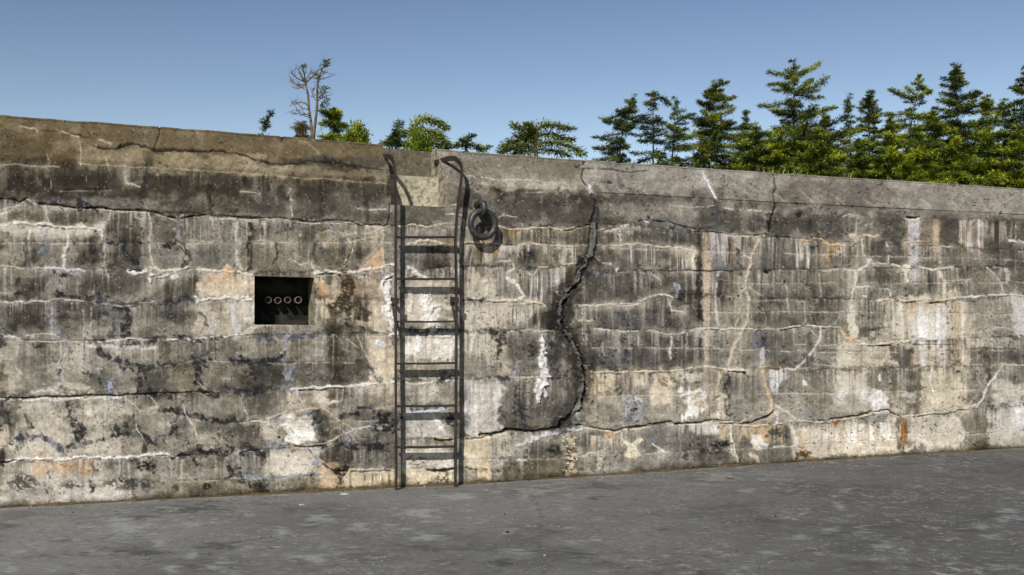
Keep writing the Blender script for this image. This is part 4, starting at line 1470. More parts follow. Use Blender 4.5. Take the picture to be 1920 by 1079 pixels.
T(tG(745, 540, 740, 630), 5, (100, 106, 122), .75)
T(tG(820, 530, 830, 570), 6, (90, 96, 112), .75)
B(tG(770, 530, 790, 580), 22, (158, 158, 158), .6, .1)
T(tG(768, 573, 785, 570), 4, (50, 46, 42), .9, .1)
B(tG(835, 600, 862, 640), 7, (96, 102, 122), .75)
B(tG(868, 660, 880, 730), 8, (110, 116, 132), .75)
V(tG(880, 740, 930, 778), 4, (204, 202, 196))
W(tG(1022, 492, 1060, 476, 1112, 476, 1135, 500), 6, lift=.015)
T(tG(1085, 500, 1100, 520), 8, (190, 160, 110), .7)
V(tG(1215, 380, 1200, 470, 1195, 515), 5, (206, 178, 136), lift=.012)
C(tG(1185, 520, 1215, 495), 2.5, depth=.015, broken=.3)
T(tG(1248, 380, 1265, 590), 5, (56, 54, 52), .8, .35)
W(tG(1250, 370, 1320, 365, 1349, 380), 5, lift=.01)
V(tG(1240, 490, 1262, 560), 3, a=.7)
V(tG(985, 530, 995, 580), 1.8, a=.5)
# lower joint
C(tG(0, 692, 70, 690, 130, 665, 200, 670, 280, 677, 370, 655, 425, 640), [3, 4.5, 4, 5, 4.5, 5], depth=.032)
V(tG(0, 702, 80, 700, 135, 678), 3, (208, 188, 150))
W(tG(200, 742, 280, 710, 350, 692, 430, 670, 520, 655), [5, 9, 8, 5], (196, 194, 188), .85, .25, .01)
C(tG(495, 640, 560, 650, 620, 658, 680, 672, 740, 655, 850, 642, 960, 628), [3, 2.5, 4, 4.5, 3, 2.5], depth=.028)
V(tG(515, 648, 560, 660, 625, 668, 685, 682, 750, 662, 860, 652), 3, (206, 190, 158), lift=.01)
C(tG(980, 632, 1050, 630, 1180, 618, 1275, 620), 2.6, depth=.03)
V(tG(960, 636, 1060, 640, 1270, 628, 1349, 635), 2.8, (210, 202, 186), lift=.01)
PT(rG(340, 745, 420, 790), (44, 40, 34), .9, .42)
T(tG(225, 830, 235, 770), 5)
T(tG(60, 820, 200, 815), 5, (110, 116, 128), .6)
W(tG(200, 822, 230, 818), 4, a=.7)
W(tG(455, 700, 462, 740, 470, 800, 455, 850, 450, 895), [12, 10, 13, 12, 14], (202, 182, 144), .9, .35, .02)
PT(rG(430, 700, 485, 890), (70, 58, 40), .8, .55)
V(tG(515, 795, 560, 775, 580, 785), 3, (206, 196, 172))
W(tG(740, 730, 780, 750, 800, 790), 5, (222, 210, 184), lift=.012)
V(tG(600, 700, 605, 860), 4, (196, 190, 176), .6)
T(tG(640, 690, 680, 700), 7, (176, 130, 70), .7)
PT(rG(1100, 755, 1240, 785), thr=.48)
PT(rG(1165, 725, 1265, 750), (40, 40, 38), .92, .42)
PT(rG(1030, 785, 1050, 810), thr=.4)
V(tG(1265, 650, 1275, 720, 1275, 780, 1302, 812), 4, (204, 192, 164), lift=.01)
W(tG(905, 770, 950, 775), 4, a=.7)
# ---- D
V(tD(160, 246, 280, 259, 400, 259), 2.4, (192, 180, 168))
B(tD(350, 262, 353, 335), 5, (168, 140, 116), .85, .15)
C(tD(405, 70, 412, 110, 422, 145, 405, 172, 415, 235, 395, 300, 385, 370), [2.6, 2.4, 3, 3, 3], depth=.03)
T(tD(385, 335, 387, 362), 7, (24, 23, 22), .95, .05)
T(tD(530, 262, 542, 266), 7, (46, 42, 38), .9, .1)
W(tD(45, 60, 75, 130, 112, 198), 2.6, (214, 214, 214), .85, .35, .001)
B(tD(30, 55, 60, 110), 9, (150, 156, 168), .5)
for k in range(9):
    x = 250 + k * 150
    V(tD(x, 150 + k * 8, x + 60, 200 + k * 9), 1.4, a=.28, broken=.5)
C(tD(1085, 294, 1140, 290), 3.6, depth=.028)
W(tD(1082, 310, 1140, 305), 4, a=.7)
C(tD(0, 358, 60, 362, 160, 372, 190, 386, 380, 378), 1.8, depth=.012, broken=.25)
C(tD(380, 382, 510, 396, 740, 420), 1.6, .7, .008, .4)
V(tD(150, 378, 230, 390, 340, 392), 2.2, a=.8)
T(tD(375, 552, 388, 552), 5, (24, 23, 22), .95, .05)
T(tD(590, 310, 595, 335), 5)
T(tD(686, 320, 688, 328), 4, broken=.1)
T(tD(684, 384, 687, 387), 3.5, broken=.1)
T(tD(298, 350, 300, 362), 4, broken=.1)
B(tD(115, 240, 110, 340), 7, (78, 80, 84), .5)
B(tD(40, 290, 42, 310), 6, (74, 76, 80), .5)
W(tD(0, 460, 2, 552), 5, (210, 198, 174), .8)
C(tD(0, 562, 200, 560), 1.6, .7, .01, .35)
V(tD(335, 395, 312, 440, 290, 490, 290, 540, 265, 600, 265, 650, 280, 720, 278, 820, 250, 860, 230, 920, 195, 990, 180, 1052), [3, 4, 5, 4, 4.5, 4.5, 5, 6, 7, 7, 5], (196, 176, 146), lift=.015, broken=.15)
V(tD(255, 478, 288, 502), 2.6)
V(tD(265, 645, 238, 680, 236, 760, 213, 850), 3, (190, 176, 152))
V(tD(165, 690, 228, 690), 2)
V(tD(275, 640, 350, 690), 1.5, a=.5)
W(tD(125, 570, 112, 640, 112, 720, 125, 845), 3.6, (196, 190, 180), .8, .35, .006)
T(tD(132, 580, 122, 700), 6, (64, 66, 74), .75)
B(tD(225, 460, 232, 560), 7, (84, 64, 44), .7)
B(tD(145, 600, 150, 690), 6, (96, 76, 56), .7)
V(tD(205, 1000, 225, 1050), 2)
V(tD(520, 402, 580, 405, 610, 395, 650, 400, 690, 428, 765, 432), 4, (198, 160, 110), lift=.012)
V(tD(765, 435, 815, 436), 2)
T(tD(605, 430, 640, 432), 3)
V(tD(795, 375, 830, 386, 935, 380), 3.6, (210, 192, 160))
W(tD(800, 385, 830, 410), 6, (206, 178, 136), .7)
V(tD(830, 285, 828, 380), 2.8, a=.8)
V(tD(755, 290, 790, 280, 830, 285), 2)
V(tD(865, 330, 910, 322), 1.8, a=.7)
V(tD(860, 400, 862, 470, 888, 522, 980, 526, 988, 490), 3, (208, 200, 182), lift=.008)
V(tD(978, 420, 990, 438), 3, a=.8)
W(tD(888, 522, 870, 546, 825, 566), 5, (210, 202, 184), lift=.01)
V(tD(820, 566, 818, 630, 800, 680, 800, 765), [4, 3.5, 5, 5], (208, 198, 174), lift=.008)
V(tD(818, 640, 900, 640, 990, 656, 1000, 692), 3, (206, 200, 184))
V(tD(655, 560, 740, 552, 820, 562), 2)
V(tD(640, 570, 640, 690), 1.6, a=.5)
V(tD(470, 620, 478, 740), 3, a=.55)
T(tD(462, 622, 472, 626), 4, (40, 38, 34), .9, .1)
V(tD(530, 715, 565, 720, 568, 820), 1.7, a=.6)
V(tD(300, 718, 520, 714), 1.6, a=.4)
W(tD(858, 690, 870, 692), 4)
V(tD(1000, 535, 1060, 546, 1092, 530), 4, (212, 200, 174))
V(tD(1140, 540, 1170, 545, 1210, 557, 1250, 545, 1318, 540), 3.4, (210, 200, 180), lift=.008)
W(tD(1078, 555, 1080, 604), 8, (212, 200, 176), .85)
V(tD(1030, 580, 1040, 550), 1.8, a=.6)
V(tD(1230, 436, 1312, 437), 2.6)
V(tD(1050, 425, 1100, 415, 1190, 415), 2, (196, 170, 136), .8)
V(tD(1240, 440, 1248, 520), 4, (190, 164, 132), .7)
W(tD(795, 770, 800, 820, 800, 890), [6, 14, 16], (212, 202, 178), .85, .15, .003)
W(tD(1242, 570, 1262, 620, 1262, 690), 5, (206, 190, 158), .85)
V(tD(1600, 400, 1672, 416), 4.5, (214, 208, 196))
V(tD(1632, 330, 1632, 400), 2.2, a=.7)
V(tD(1480, 538, 1540, 592, 1572, 672), 2, a=.8)
V(tD(1270, 615, 1400, 610), 1.6, a=.6)
V(tD(1380, 615, 1385, 680), 1.6, a=.6)
W(tD(1595, 560, 1600, 620), 8, (186, 182, 174), .6)
V(tD(935, 714, 1060, 711, 1160, 716), 4.5, (214, 200, 170), lift=.016)
V(tD(1160, 716, 1230, 718, 1350, 702), 4, (210, 180, 130), lift=.014)
C(tD(1195, 722, 1245, 722), 3, depth=.03)
C(tD(1060, 722, 1160, 724), 1.6, depth=.015, broken=.5)
V(tD(1350, 700, 1440, 690, 1560, 683, 1672, 688), 3.6, (212, 206, 194), lift=.012)
V(tD(0, 858, 160, 856, 300, 856, 440, 857, 500, 842, 590, 835, 640, 846, 735, 845, 772, 892, 830, 926), 3.6, (206, 196, 174), lift=.012)
V(tD(830, 926, 930, 940, 1020, 926, 1092, 916), 4, (214, 198, 166), lift=.016)
C(tD(880, 940, 1000, 938), 2.2, depth=.025, broken=.3)
T(tD(765, 880, 800, 915), 4, (190, 132, 68), .8)
C(tD(440, 865, 600, 842), 1.6, depth=.01, broken=.45)
V(tD(740, 798, 720, 832), 2.6)
V(tD(642, 852, 630, 930, 560, 1010, 508, 1062), 3.8, (208, 202, 190), lift=.01)
V(tD(590, 850, 610, 880), 2)
B(tD(335, 870, 350, 1045), 12, (120, 124, 132), .85, .2)
T(tD(358, 875, 372, 1040), 5, (60, 60, 64), .8, .3)
W(tD(352, 960, 350, 1040), 5, (190, 186, 180), .7)
T(tD(440, 1030, 490, 1010), 7, (54, 54, 54))
V(tD(520, 938, 620, 942), 2, a=.6)
V(tD(640, 940, 730, 934), 1.8, a=.5)
V(tD(690, 1050, 740, 1050), 1.6, a=.5)
C(tD(1120, 938, 1320, 936), 1.7, .7, .012, .45, (90, 70, 50))
T(tD(1205, 950, 1200, 1040), 8, (140, 112, 84), .7)
T(tD(1475, 950, 1490, 1079), 6, (76, 60, 46), .8, .35)
V(tD(1490, 850, 1560, 850, 1640, 860), 2, a=.6)
V(tD(1340, 880, 1450, 870, 1540, 850), 2, a=.6)
V(tD(1390, 1040, 1560, 1035, 1672, 1042), 2.2, a=.7)
V(tD(1440, 940, 1560, 950), 1.8, a=.5)
# ---- H
V(tH(0, 356, 130, 361, 230, 346, 370, 356), 3.4, (212, 194, 162), lift=.014)
C(tH(40, 372, 130, 376), 2.2, depth=.02, broken=.3)
B(tH(238, 345, 280, 352, 318, 385), 6, RUST, .85, .2)
T(tH(115, 380, 150, 375), 6)
V(tH(210, 350, 225, 420, 255, 500, 268, 560, 235, 592), [5, 6, 9, 7, 5], (206, 168, 112), lift=.014)
ST(rH(250, 360, 345, 480), [(222, 218, 212), (160, 154, 146), (206, 200, 192)], .9, 6)
W(tH(280, 570, 290, 622), 6, a=.85)
T(tH(270, 480, 285, 550), 6, (96, 92, 86), .6)
C(tH(120, 632, 160, 628, 222, 602, 270, 570), [2, 4, 5, 4], depth=.03)
V(tH(110, 628, 155, 595), 2.2, (206, 184, 146))
V(tH(275, 535, 330, 570, 382, 612), 4, (198, 192, 180))
V(tH(0, 480, 30, 500, 45, 570), 3, (200, 184, 154))
T(tH(35, 380, 40, 560), 5, (70, 66, 60), .7)
W(tH(430, 428, 432, 442), 5, a=.95, broken=.05)
W(tH(612, 478, 618, 492), 8, (222, 218, 210), .85, .1)
P(rH(596, 470, 636, 530), (206, 198, 184), .6, 10)
W(tH(725, 465, 725, 500), 7, (218, 213, 203), .8, .12)
P(rH(706, 462, 748, 545), (208, 201, 188), .65, 10)
W(tH(808, 465, 812, 520, 815, 550), [8, 13, 15], (224, 220, 212), .85, .12)
P(rH(776, 462, 850, 570), (214, 208, 198), .8, 10)
W(tH(800, 390, 803, 412), 7, (216, 206, 188), .8)
P(rH(945, 480, 980, 520), (190, 184, 170), .6, 8)
T(tH(550, 515, 560, 520), 4)
V(tH(385, 520, 400, 524), 3, a=.7)
T(tH(1203, 375, 1205, 382), 4, broken=.1)
V(tH(450, 330, 600, 346), 2, a=.6)
V(tH(370, 356, 500, 352), 2, a=.5)
V(tH(330, 480, 480, 484), 1.8, a=.5)
V(tH(1072, 350, 1065, 420, 1077, 500, 1072, 545, 1030, 582), 2.8, (220, 214, 202))
W(tH(1063, 400, 1068, 425), 5, a=.85)
T(tH(1345, 240, 1350, 340, 1357, 470), 4, (92, 76, 60), .75)
V(tH(1432, 338, 1392, 402, 1352, 440, 1332, 500, 1300, 545), 3.6, (210, 204, 192), lift=.01)
V(tH(1418, 332, 1538, 336), 2.8)
T(tH(1335, 345, 1400, 345), 5, (110, 98, 84), .6)
V(tH(0, 632, 130, 640, 250, 641, 380, 622, 520, 626, 600, 612, 720, 597, 800, 582), 3.4, (212, 190, 150), lift=.014)
V(tH(850, 570, 920, 597, 1010, 590, 1220, 566, 1290, 542), 3.2, (210, 194, 162), lift=.012)
C(tH(0, 633, 150, 633), 2.2, depth=.02, broken=.2)
C(tH(560, 606, 700, 600, 760, 575, 850, 565, 880, 580, 915, 600), 2.6, depth=.028)
C(tH(1000, 592, 1160, 580, 1240, 562), 1.7, depth=.015, broken=.35)
T(tH(570, 625, 582, 632), 4, (150, 90, 40), .9, .1)
V(tH(1240, 555, 1300, 490), 2, a=.6)
V(tH(52, 640, 58, 690, 62, 750, 90, 822), 4, (206, 196, 174), lift=.01)
V(tH(390, 655, 400, 740, 450, 822), [3, 6, 8], (196, 152, 96), .85, .2)
T(tH(400, 790, 420, 815), 12, (92, 66, 34), .85, .25)
W(tH(365, 640, 385, 690, 395, 740), 5, (206, 200, 188), .7)
W(tH(215, 730, 240, 735), 6, (222, 218, 210), .85)
T(tH(0, 745, 45, 742), 7)
T(tH(250, 690, 330, 690), 6, (70, 68, 64), .7)
V(tH(270, 752, 380, 745), 2.2)
W(tH(150, 800, 180, 810, 190, 830), 6, (206, 186, 148), .8)
W(tH(500, 690, 510, 705), 7, (196, 192, 186), .7)
T(tH(940, 680, 960, 690), 4, (110, 96, 80))
V(tH(1040, 690, 1180, 690, 1232, 742), 2)
V(tH(1400, 682, 1538, 686), 2.4)
W(tH(1215, 610, 1225, 650, 1215, 720), 5, (214, 206, 190), .7)
# ---- tall crack
ck = tC(700, 445, 718, 480, 722, 540, 712, 600, 712, 680, 697, 740, 665, 800, 625, 880, 585, 935, 562, 1000, 550, 1060) + tG(438, 0, 418, 60, 408, 130, 425, 165, 455, 185, 485, 232, 510, 300, 525, 372, 517, 460, 490, 550, 450, 602, 415, 645)[1:]
_ck = random.Random(8)
_cd = []
for (x0, y0), (x1, y1) in zip(ck[:-1], ck[1:]):
    for t_ in (0, .34, .67):
        _cd.append((x0 + (x1 - x0) * t_ + _ck.uniform(-2.6, 2.6), y0 + (y1 - y0) * t_ + _ck.uniform(-1.5, 1.5)))
_cd.append(ck[-1])
CK0 = ck
win, m, d = stroke_mask(ck, 46, .9, 0)
blend(win, m * .38, (58, 53, 44), .1)
win, m, d = stroke_mask(ck[8:], 30, .9, .2)
blend(win, m * .5, (44, 40, 33), .1)
C(_cd[18:], [7, 11, 8, 12, 9, 13, 10, 12, 9, 11, 8, 12, 9, 12, 8, 10], .95, .045, 0, (22, 20, 18))
C(_cd[0:12], [3, 4, 3, 5, 3.5, 4.5], .9, .02, .1, (34, 32, 28))
off_l = [(x - 2.4, y) for x, y in _cd[18:-6]]
win, m, d = stroke_mask(off_l, 5.5, 1.2, .36)
blend(win, m * .92, (118, 112, 100), .2)
DISP[win] += m * .035
win, m, d = stroke_mask(ck[0:4], [4, 8, 9, 10], .8, .12)
blend(win, m * .8, (70, 69, 67))
DISP[win] += m * .003
win, m, d = stroke_mask(ck[3:8], [9, 15, 13, 9, 7], .5, 0)
blend(win, m * .95, (118, 117, 113), .16)
DISP[win] += m * .006
FILL[win] = np.maximum(FILL[win], m)
for dx_, w_ in ((6.5, 4), (-6.5, 2.5)):
    win, m, d = stroke_mask([(x + dx_, y) for x, y in _cd[8:21]], w_, .9, .25)
    blend(win, m * .85, (34, 32, 28))
    DISP[win] -= m * .012
W(tC(684, 410, 697, 440), 5, (190, 188, 184), .9, .1)
win, m, d = stroke_mask(tG(520, 440, 500, 540, 470, 585), [4, 7, 4], .7, .1)
blend(win, m * .9, (120, 118, 114))
DISP[win] += m * .03
V(tG(490, 560, 498, 612), 2.4)
T(tG(455, 510, 430, 590, 420, 620), 7, (84, 82, 78), .7)
T(tC(655, 800, 690, 790, 640, 830), 9, (36, 32, 27), .9)
# thick lime run below it
lm = tG(296, 178, 308, 215, 315, 260, 320, 320, 332, 370, 312, 425, 290, 480, 284, 515)
win, m, d = stroke_mask(lm, [4, 5, 7, 12, 16, 17, 14, 6], 1.0, 0)
blend(win, np.exp(-(d / 9) ** 2) * .35, (170, 166, 156), .1)
blend(win, m * .92, (206, 203, 196), .22)
DISP[win] += m * .018 * (0.4 + 1.2 * sml[win])
LIME[win] = np.maximum(LIME[win], m)
win, m, d = stroke_mask(tG(320, 450, 335, 500), 6, 1.0, .1)
blend(win, m * .9, (214, 210, 204))
DISP[win] += m * .012

# dirt line where wall meets ground; grit and pits everywhere
hg = (Z - z_gnd(S)[None, :])
dirt = sstep(0.085, 0.0, hg + 0.11 * (fbm(PX / 30, PY / 60, 71, 4) - 0.42))
IMG[:] = IMG * (1 - 0.75 * dirt[..., None]) + lin((72, 54, 30)) * 0.75 * dirt[..., None]
foot_dark = sstep(0.02, 0.0, hg + 0.02 * (fbm(PX / 14, PY / 60, 73, 3) - 0.6))  # narrow darker band along the wall foot
IMG *= (1 - 0.45 * foot_dark)[..., None]
pit = sstep(0.80, 0.86, vnoise(PX / 3.0, PY / 3.0, 81)) * sstep(0.45, 0.6, fbm(PX / 40, PY / 40, 82, 3))
IMG *= (1 - 0.55 * pit)[..., None]
DISP -= pit * 0.003
chip = sstep(0.90, 0.95, vnoise(PX / 3.4, PY / 3.0, 85))
IMG[:] = IMG * (1 - 0.4 * chip[..., None]) + lin((190, 182, 164)) * 0.4 * chip[..., None]
g2 = vnoise(PX / 2.1, PY / 2.1, 86)
IMG *= (0.86 + 0.28 * g2)[..., None]
lum = IMG.mean(2, keepdims=True)
ct = np.where(PY > 330, 1.62, 1.3)[..., None]
IMG *= (np.maximum(lum, 1e-3) / 0.215) ** (ct - 1)
lum = IMG.mean(2, keepdims=True)
IMG[..., 1] += .09 * np.maximum(IMG[..., 0] - IMG[..., 1], 0)
IMG = lum + (IMG - lum) * np.clip(1.04 - 0.5 * np.maximum(lum - .12, 0), .80, 1.04)
IMG *= np.array([.925, .895, .90], np.float32)
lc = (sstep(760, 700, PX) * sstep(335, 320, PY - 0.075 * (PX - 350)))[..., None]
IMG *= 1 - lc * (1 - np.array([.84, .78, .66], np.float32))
fine = fbm(PX / 4.5, PY / 3.8, 87, 3)
IMG *= (0.80 + 0.40 * fine)[..., None]
lum = IMG.mean(2, keepdims=True)
IMG *= np.where(lum > .45, .45 + (lum - .45) * .5, lum) / np.maximum(lum, 1e-4)
IMG = np.clip(IMG, 0.006, 1.0)
# ------------------------------------------------------------------ wall: relief and meshes
DISP += (big - 0.5) * 0.02 + (med - 0.5) * 0.014 + (sml - 0.5) * 0.006
ckx = np.array([p[0] for p in ck])
cky = np.array([p[1] for p in ck])
fx = 0.25 * (PX[:-1, :-1] + PX[1:, :-1] + PX[:-1, 1:] + PX[1:, 1:])
fy = 0.25 * (PY[:-1, :-1] + PY[1:, :-1] + PY[:-1, 1:] + PY[1:, 1:])
frow = np.arange(NR - 1)[:, None] * np.ones((1, NC - 1), int)
FID = np.full(fx.shape, -1, int)
face_s = 0.5 * (S[:-1] + S[1:])[None, :] * np.ones((NR - 1, 1))
face_px = np.broadcast_to(PX[R_FACE + 100, :-1][None, :], fx.shape)
cop = frow < R_FACE
FID[cop] = np.digitize(face_px, [303, 784, 1100, 1447])[cop]
jl = sum((fy > np.interp(fx, *zip(*j))).astype(int) for j in JL)
jr = sum((fy > np.interp(fx, *zip(*j))).astype(int) for j in JR)
sec = np.where(fx < 737, 0, np.where(fx < np.interp(fy, cky, ckx), 1, 2))
FID[~cop] = (10 + sec * 10 + np.where(sec == 0, jl, jr))[~cop]
# courses stand a few millimetres proud of one another
_cr = np.random.RandomState(4).uniform(-0.0012, 0.0012, 60)
step = np.zeros_like(DISP)
step[:-1, :-1] = _cr[FID]
DISP += step
fl = 0.25 * (FILL[:-1, :-1] + FILL[1:, :-1] + FILL[:-1, 1:] + FILL[1:, 1:])
lmf = 0.25 * (LIME[:-1, :-1] + LIME[1:, :-1] + LIME[:-1, 1:] + LIME[1:, 1:])
FID[(fl > .5) & ~cop] = 50
FID[(lmf > .5) & ~cop] = 51
# niche opening
ic0, ic1 = int(np.argmin(abs(S - H0))), int(np.argmin(abs(S - H1)))
ir0 = R_FACE + int(np.argmin(abs(PY[R_FACE:, ic0] - 517.0)))
ir1 = R_FACE + int(np.argmin(abs(PY[R_FACE:, ic0] - 608.5)))
FID[ir0:ir1, ic0:ic1] = -1
# ladder notch
nc0, nc1 = int(np.argmin(abs(S - N0))), int(np.argmin(abs(S - N1)))
nr1 = R_FACE + int(np.argmin(abs(PY[R_FACE:, nc0] - 384.0)))
nr0 = int(np.argmin(abs(OFF[:n_top, 0] + 0.47)))
REAR = float(OFF[nr0, 0])
FID[nr0:nr1, nc0:nc1] = -1
# relief dies out at the edges of the two openings
edge = np.zeros_like(DISP)
edge[:] = 1
for (r0, r1, c0, c1) in ((nr0, nr1, nc0, nc1),):
    rr = np.maximum(np.maximum(r0 - np.arange(NR), np.arange(NR) - r1), 0)[:, None]
    cc = np.maximum(np.maximum(c0 - np.arange(NC), np.arange(NC) - c1), 0)[None, :]
    edge *= np.clip(np.hypot(rr, cc) / 6.0, 0, 1)
DISP *= edge
up = np.zeros((NR, 1), np.float32)
up[:n_top] = 1.0
up[n_top:n_top + n_lip] = 0.7
up[n_top + n_lip:R_FACE] = 0.6
fw = np.sqrt(1 - up ** 2)
fw[:n_top] = 0
DISP[:n_top] = np.clip(DISP[:n_top], -0.012, 0.012)
VX = BX + WN[0] * DISP * fw
VY = BY + WN[1] * DISP * fw
VZ = Z + DISP * up
WV = np.stack([VX, VY, VZ], -1).reshape(-1, 3)
WC = np.clip(IMG / KEY, .004, .88).reshape(-1, 3)
idx = np.arange(NR * NC).reshape(NR, NC)
Q = np.stack([idx[:-1, :-1], idx[1:, :-1], idx[1:, 1:], idx[:-1, 1:]], -1)

wall = empty('concrete_wall', (0, WY0, 0))
tag(wall, 'long weathered concrete fortification wall with sloping coping, cracks and lime stains', 'wall')
for i in sorted(set(FID.ravel().tolist())):
    if i < 0: continue
    q = Q[FID == i]
    u, inv = np.unique(q, return_inverse=True)
    nm = 'coping_block' if i < 10 else ('crack_filler' if i == 50 else ('lime_deposit' if i == 51 else 'concrete_course'))
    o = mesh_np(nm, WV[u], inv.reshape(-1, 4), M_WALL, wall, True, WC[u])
    if i == 50: tag(o, 'smooth grey mortar plugging the upper part of the tall crack')
    if i == 51: tag(o, 'thick white lime run left of the tall crack')


def patch(name, o, u, v, nu, nv, colfn, relief=0.006, parent=None, mat=M_WALL, seed=0):
    """a slab face o + a*u + b*v as a painted grid; relief along u x v"""
    o, u, v = [np.asarray(t, float) for t in (o, u, v)]
    a, b = np.meshgrid(np.linspace(0, 1, nu), np.linspace(0, 1, nv))
    n = np.cross(u, v)
    n /= np.linalg.norm(n)
    lu, lv = np.linalg.norm(u), np.linalg.norm(v)
    r = (fbm(a * lu / .06, b * lv / .06, seed, 4) - .5) * 2 * relief * np.clip(np.minimum(np.minimum(a, 1 - a), np.minimum(b, 1 - b)) * 8, 0, 1)
    Vv = o + a[..., None] * u + b[..., None] * v + r[..., None] * n
    c = colfn(a * lu, b * lv)
    ii = np.arange(nu * nv).reshape(nv, nu)
    q = np.stack([ii[:-1, :-1], ii[:-1, 1:], ii[1:, 1:], ii[1:, :-1]], -1).reshape(-1, 4)
    return mesh_np(name, Vv.reshape(-1, 3), q, mat, parent, True, c.reshape(-1, 3))


def mott(c1, c2, sc=.07, seed=0, lo=.38, hi=.62, c3=None):
    def f(x, y):
        n = fbm(x / sc, y / sc, seed, 5)
        t = sstep(lo, hi, n)[..., None]
        c = lin(c1) * (1 - t) + lin(c2) * t
        if c3 is not None:
            t3 = sstep(.55, .68, fbm(x / (sc * .6), y / (sc * .8), seed + 9, 4))[..., None]
            c = c * (1 - t3) + lin(c3) * t3
        g = fbm(x / .012, y / .012, seed + 4, 3)[..., None]
        return np.clip(c * (.7 + .6 * g) / KEY, .005, .9)
    return f


def wp(s, off, z):
    x, y = s_to_xy(s, off)
    return np.array([float(x), float(y), float(z)])


# notch: two recessed steps and their cheeks
zb = float(Z[nr1, nc0])
zb2 = float(Z[nr1, nc1])
O1 = -0.22
z1 = float(on_wall(780, 331, O1)[2])
zt0, zt1 = float(ZT[nc0]), float(ZT[nc1])
up3 = np.array([0, 0, 1.0])
LN = WD * (N1 - N0)
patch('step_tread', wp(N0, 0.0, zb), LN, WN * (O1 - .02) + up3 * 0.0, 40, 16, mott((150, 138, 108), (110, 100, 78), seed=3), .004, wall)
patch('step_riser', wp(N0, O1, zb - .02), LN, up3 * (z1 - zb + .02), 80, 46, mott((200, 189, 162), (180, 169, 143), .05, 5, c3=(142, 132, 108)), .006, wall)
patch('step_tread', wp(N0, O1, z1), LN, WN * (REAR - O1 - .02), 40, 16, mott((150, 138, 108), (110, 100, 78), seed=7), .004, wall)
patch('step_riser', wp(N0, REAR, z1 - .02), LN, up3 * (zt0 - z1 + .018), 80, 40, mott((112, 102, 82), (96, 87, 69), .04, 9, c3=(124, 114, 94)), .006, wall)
for side, nc, sgn in ((0, nc0, 1), (1, nc1, -1)):
    rr = np.arange(n_top, nr1 + 1)
    oo, zz = OFF[rr, nc], Z[rr, nc]
    nu = 14
    t = np.linspace(0, 1, nu)[None, :]
    og = oo[:, None] * (1 - t) + (REAR - .01) * t
    zg_ = np.repeat(zz[:, None], nu, 1)
    sg = np.full(og.shape, S[nc]) + (fbm(og / .05, zg_ / .05, 31, 3) - .5) * .008 * np.clip(t * 6, 0, 1) * np.clip(np.minimum(np.arange(len(rr)), len(rr) - 1 - np.arange(len(rr)))[:, None] / 6, 0, 1)
    x_, y_ = s_to_xy(sg, og)
    ii = np.arange(og.size).reshape(og.shape)
    q = np.stack([ii[:-1, :-1], ii[:-1, 1:], ii[1:, 1:], ii[1:, :-1]], -1).reshape(-1, 4)
    if sgn > 0: q = q[:, ::-1]
    cc = mott((180, 170, 146), (142, 132, 108), .06, 12 + side, c3=(112, 102, 82))(og, zg_)
    mesh_np('notch_cheek', np.stack([x_, y_, zg_], -1).reshape(-1, 3), q, M_WALL, wall, True, cc.reshape(-1, 3))

# niche with four conduit ends
ND = 0.27
ring_v = WV.reshape(NR, NC, 3)


def strip(pts, name, col, seed):
    pts = np.array(pts)
    n = len(pts)
    k = 14
    t = np.linspace(0, 1, k)[:, None, None]
    Vv = pts[None] - WN[None, None] * (t * ND)
    jit = (np.random.RandomState(seed).rand(k, n, 3) - .5) * .006
    jit[0] = 0
    Vv = Vv + jit * np.clip(t * 5, 0, 1)
    ii = np.arange(k * n).reshape(k, n)
    q = np.stack([ii[:-1, :-1], ii[:-1, 1:], ii[1:, 1:], ii[1:, :-1]], -1).reshape(-1, 4)
    x = np.linspace(0, .5, n)[None, :] * np.ones((k, 1))
    y = np.linspace(0, ND, k)[:, None] * np.ones((1, n))
    mesh_np(name, Vv.reshape(-1, 3), q, M_WALL, wall, True, col(x, y).reshape(-1, 3))


grime_shade = mott((26, 25, 21), (52, 50, 40), .08, 41, c3=(13, 13, 11))  # niche back: grime, with the shade of the recess painted in
strip(ring_v[ir0, ic0:ic1 + 1], 'niche_head', mott((36, 34, 28), (60, 56, 46), .07, 42), 1)  # sun and shade painted in: head, left jamb dark; sill, right jamb pale
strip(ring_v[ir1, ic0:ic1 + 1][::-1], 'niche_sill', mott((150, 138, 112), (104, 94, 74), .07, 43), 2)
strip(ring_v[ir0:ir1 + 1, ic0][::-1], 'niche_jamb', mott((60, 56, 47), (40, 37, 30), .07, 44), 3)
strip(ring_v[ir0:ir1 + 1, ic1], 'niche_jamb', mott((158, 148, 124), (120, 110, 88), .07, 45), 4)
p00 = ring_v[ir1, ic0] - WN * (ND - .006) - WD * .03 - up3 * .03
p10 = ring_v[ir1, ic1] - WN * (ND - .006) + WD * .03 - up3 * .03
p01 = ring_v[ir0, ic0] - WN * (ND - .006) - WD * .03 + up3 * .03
patch('niche_back', p00, p10 - p00, p01 - p00, 70, 60, grime_shade, .012, wall, seed=8)
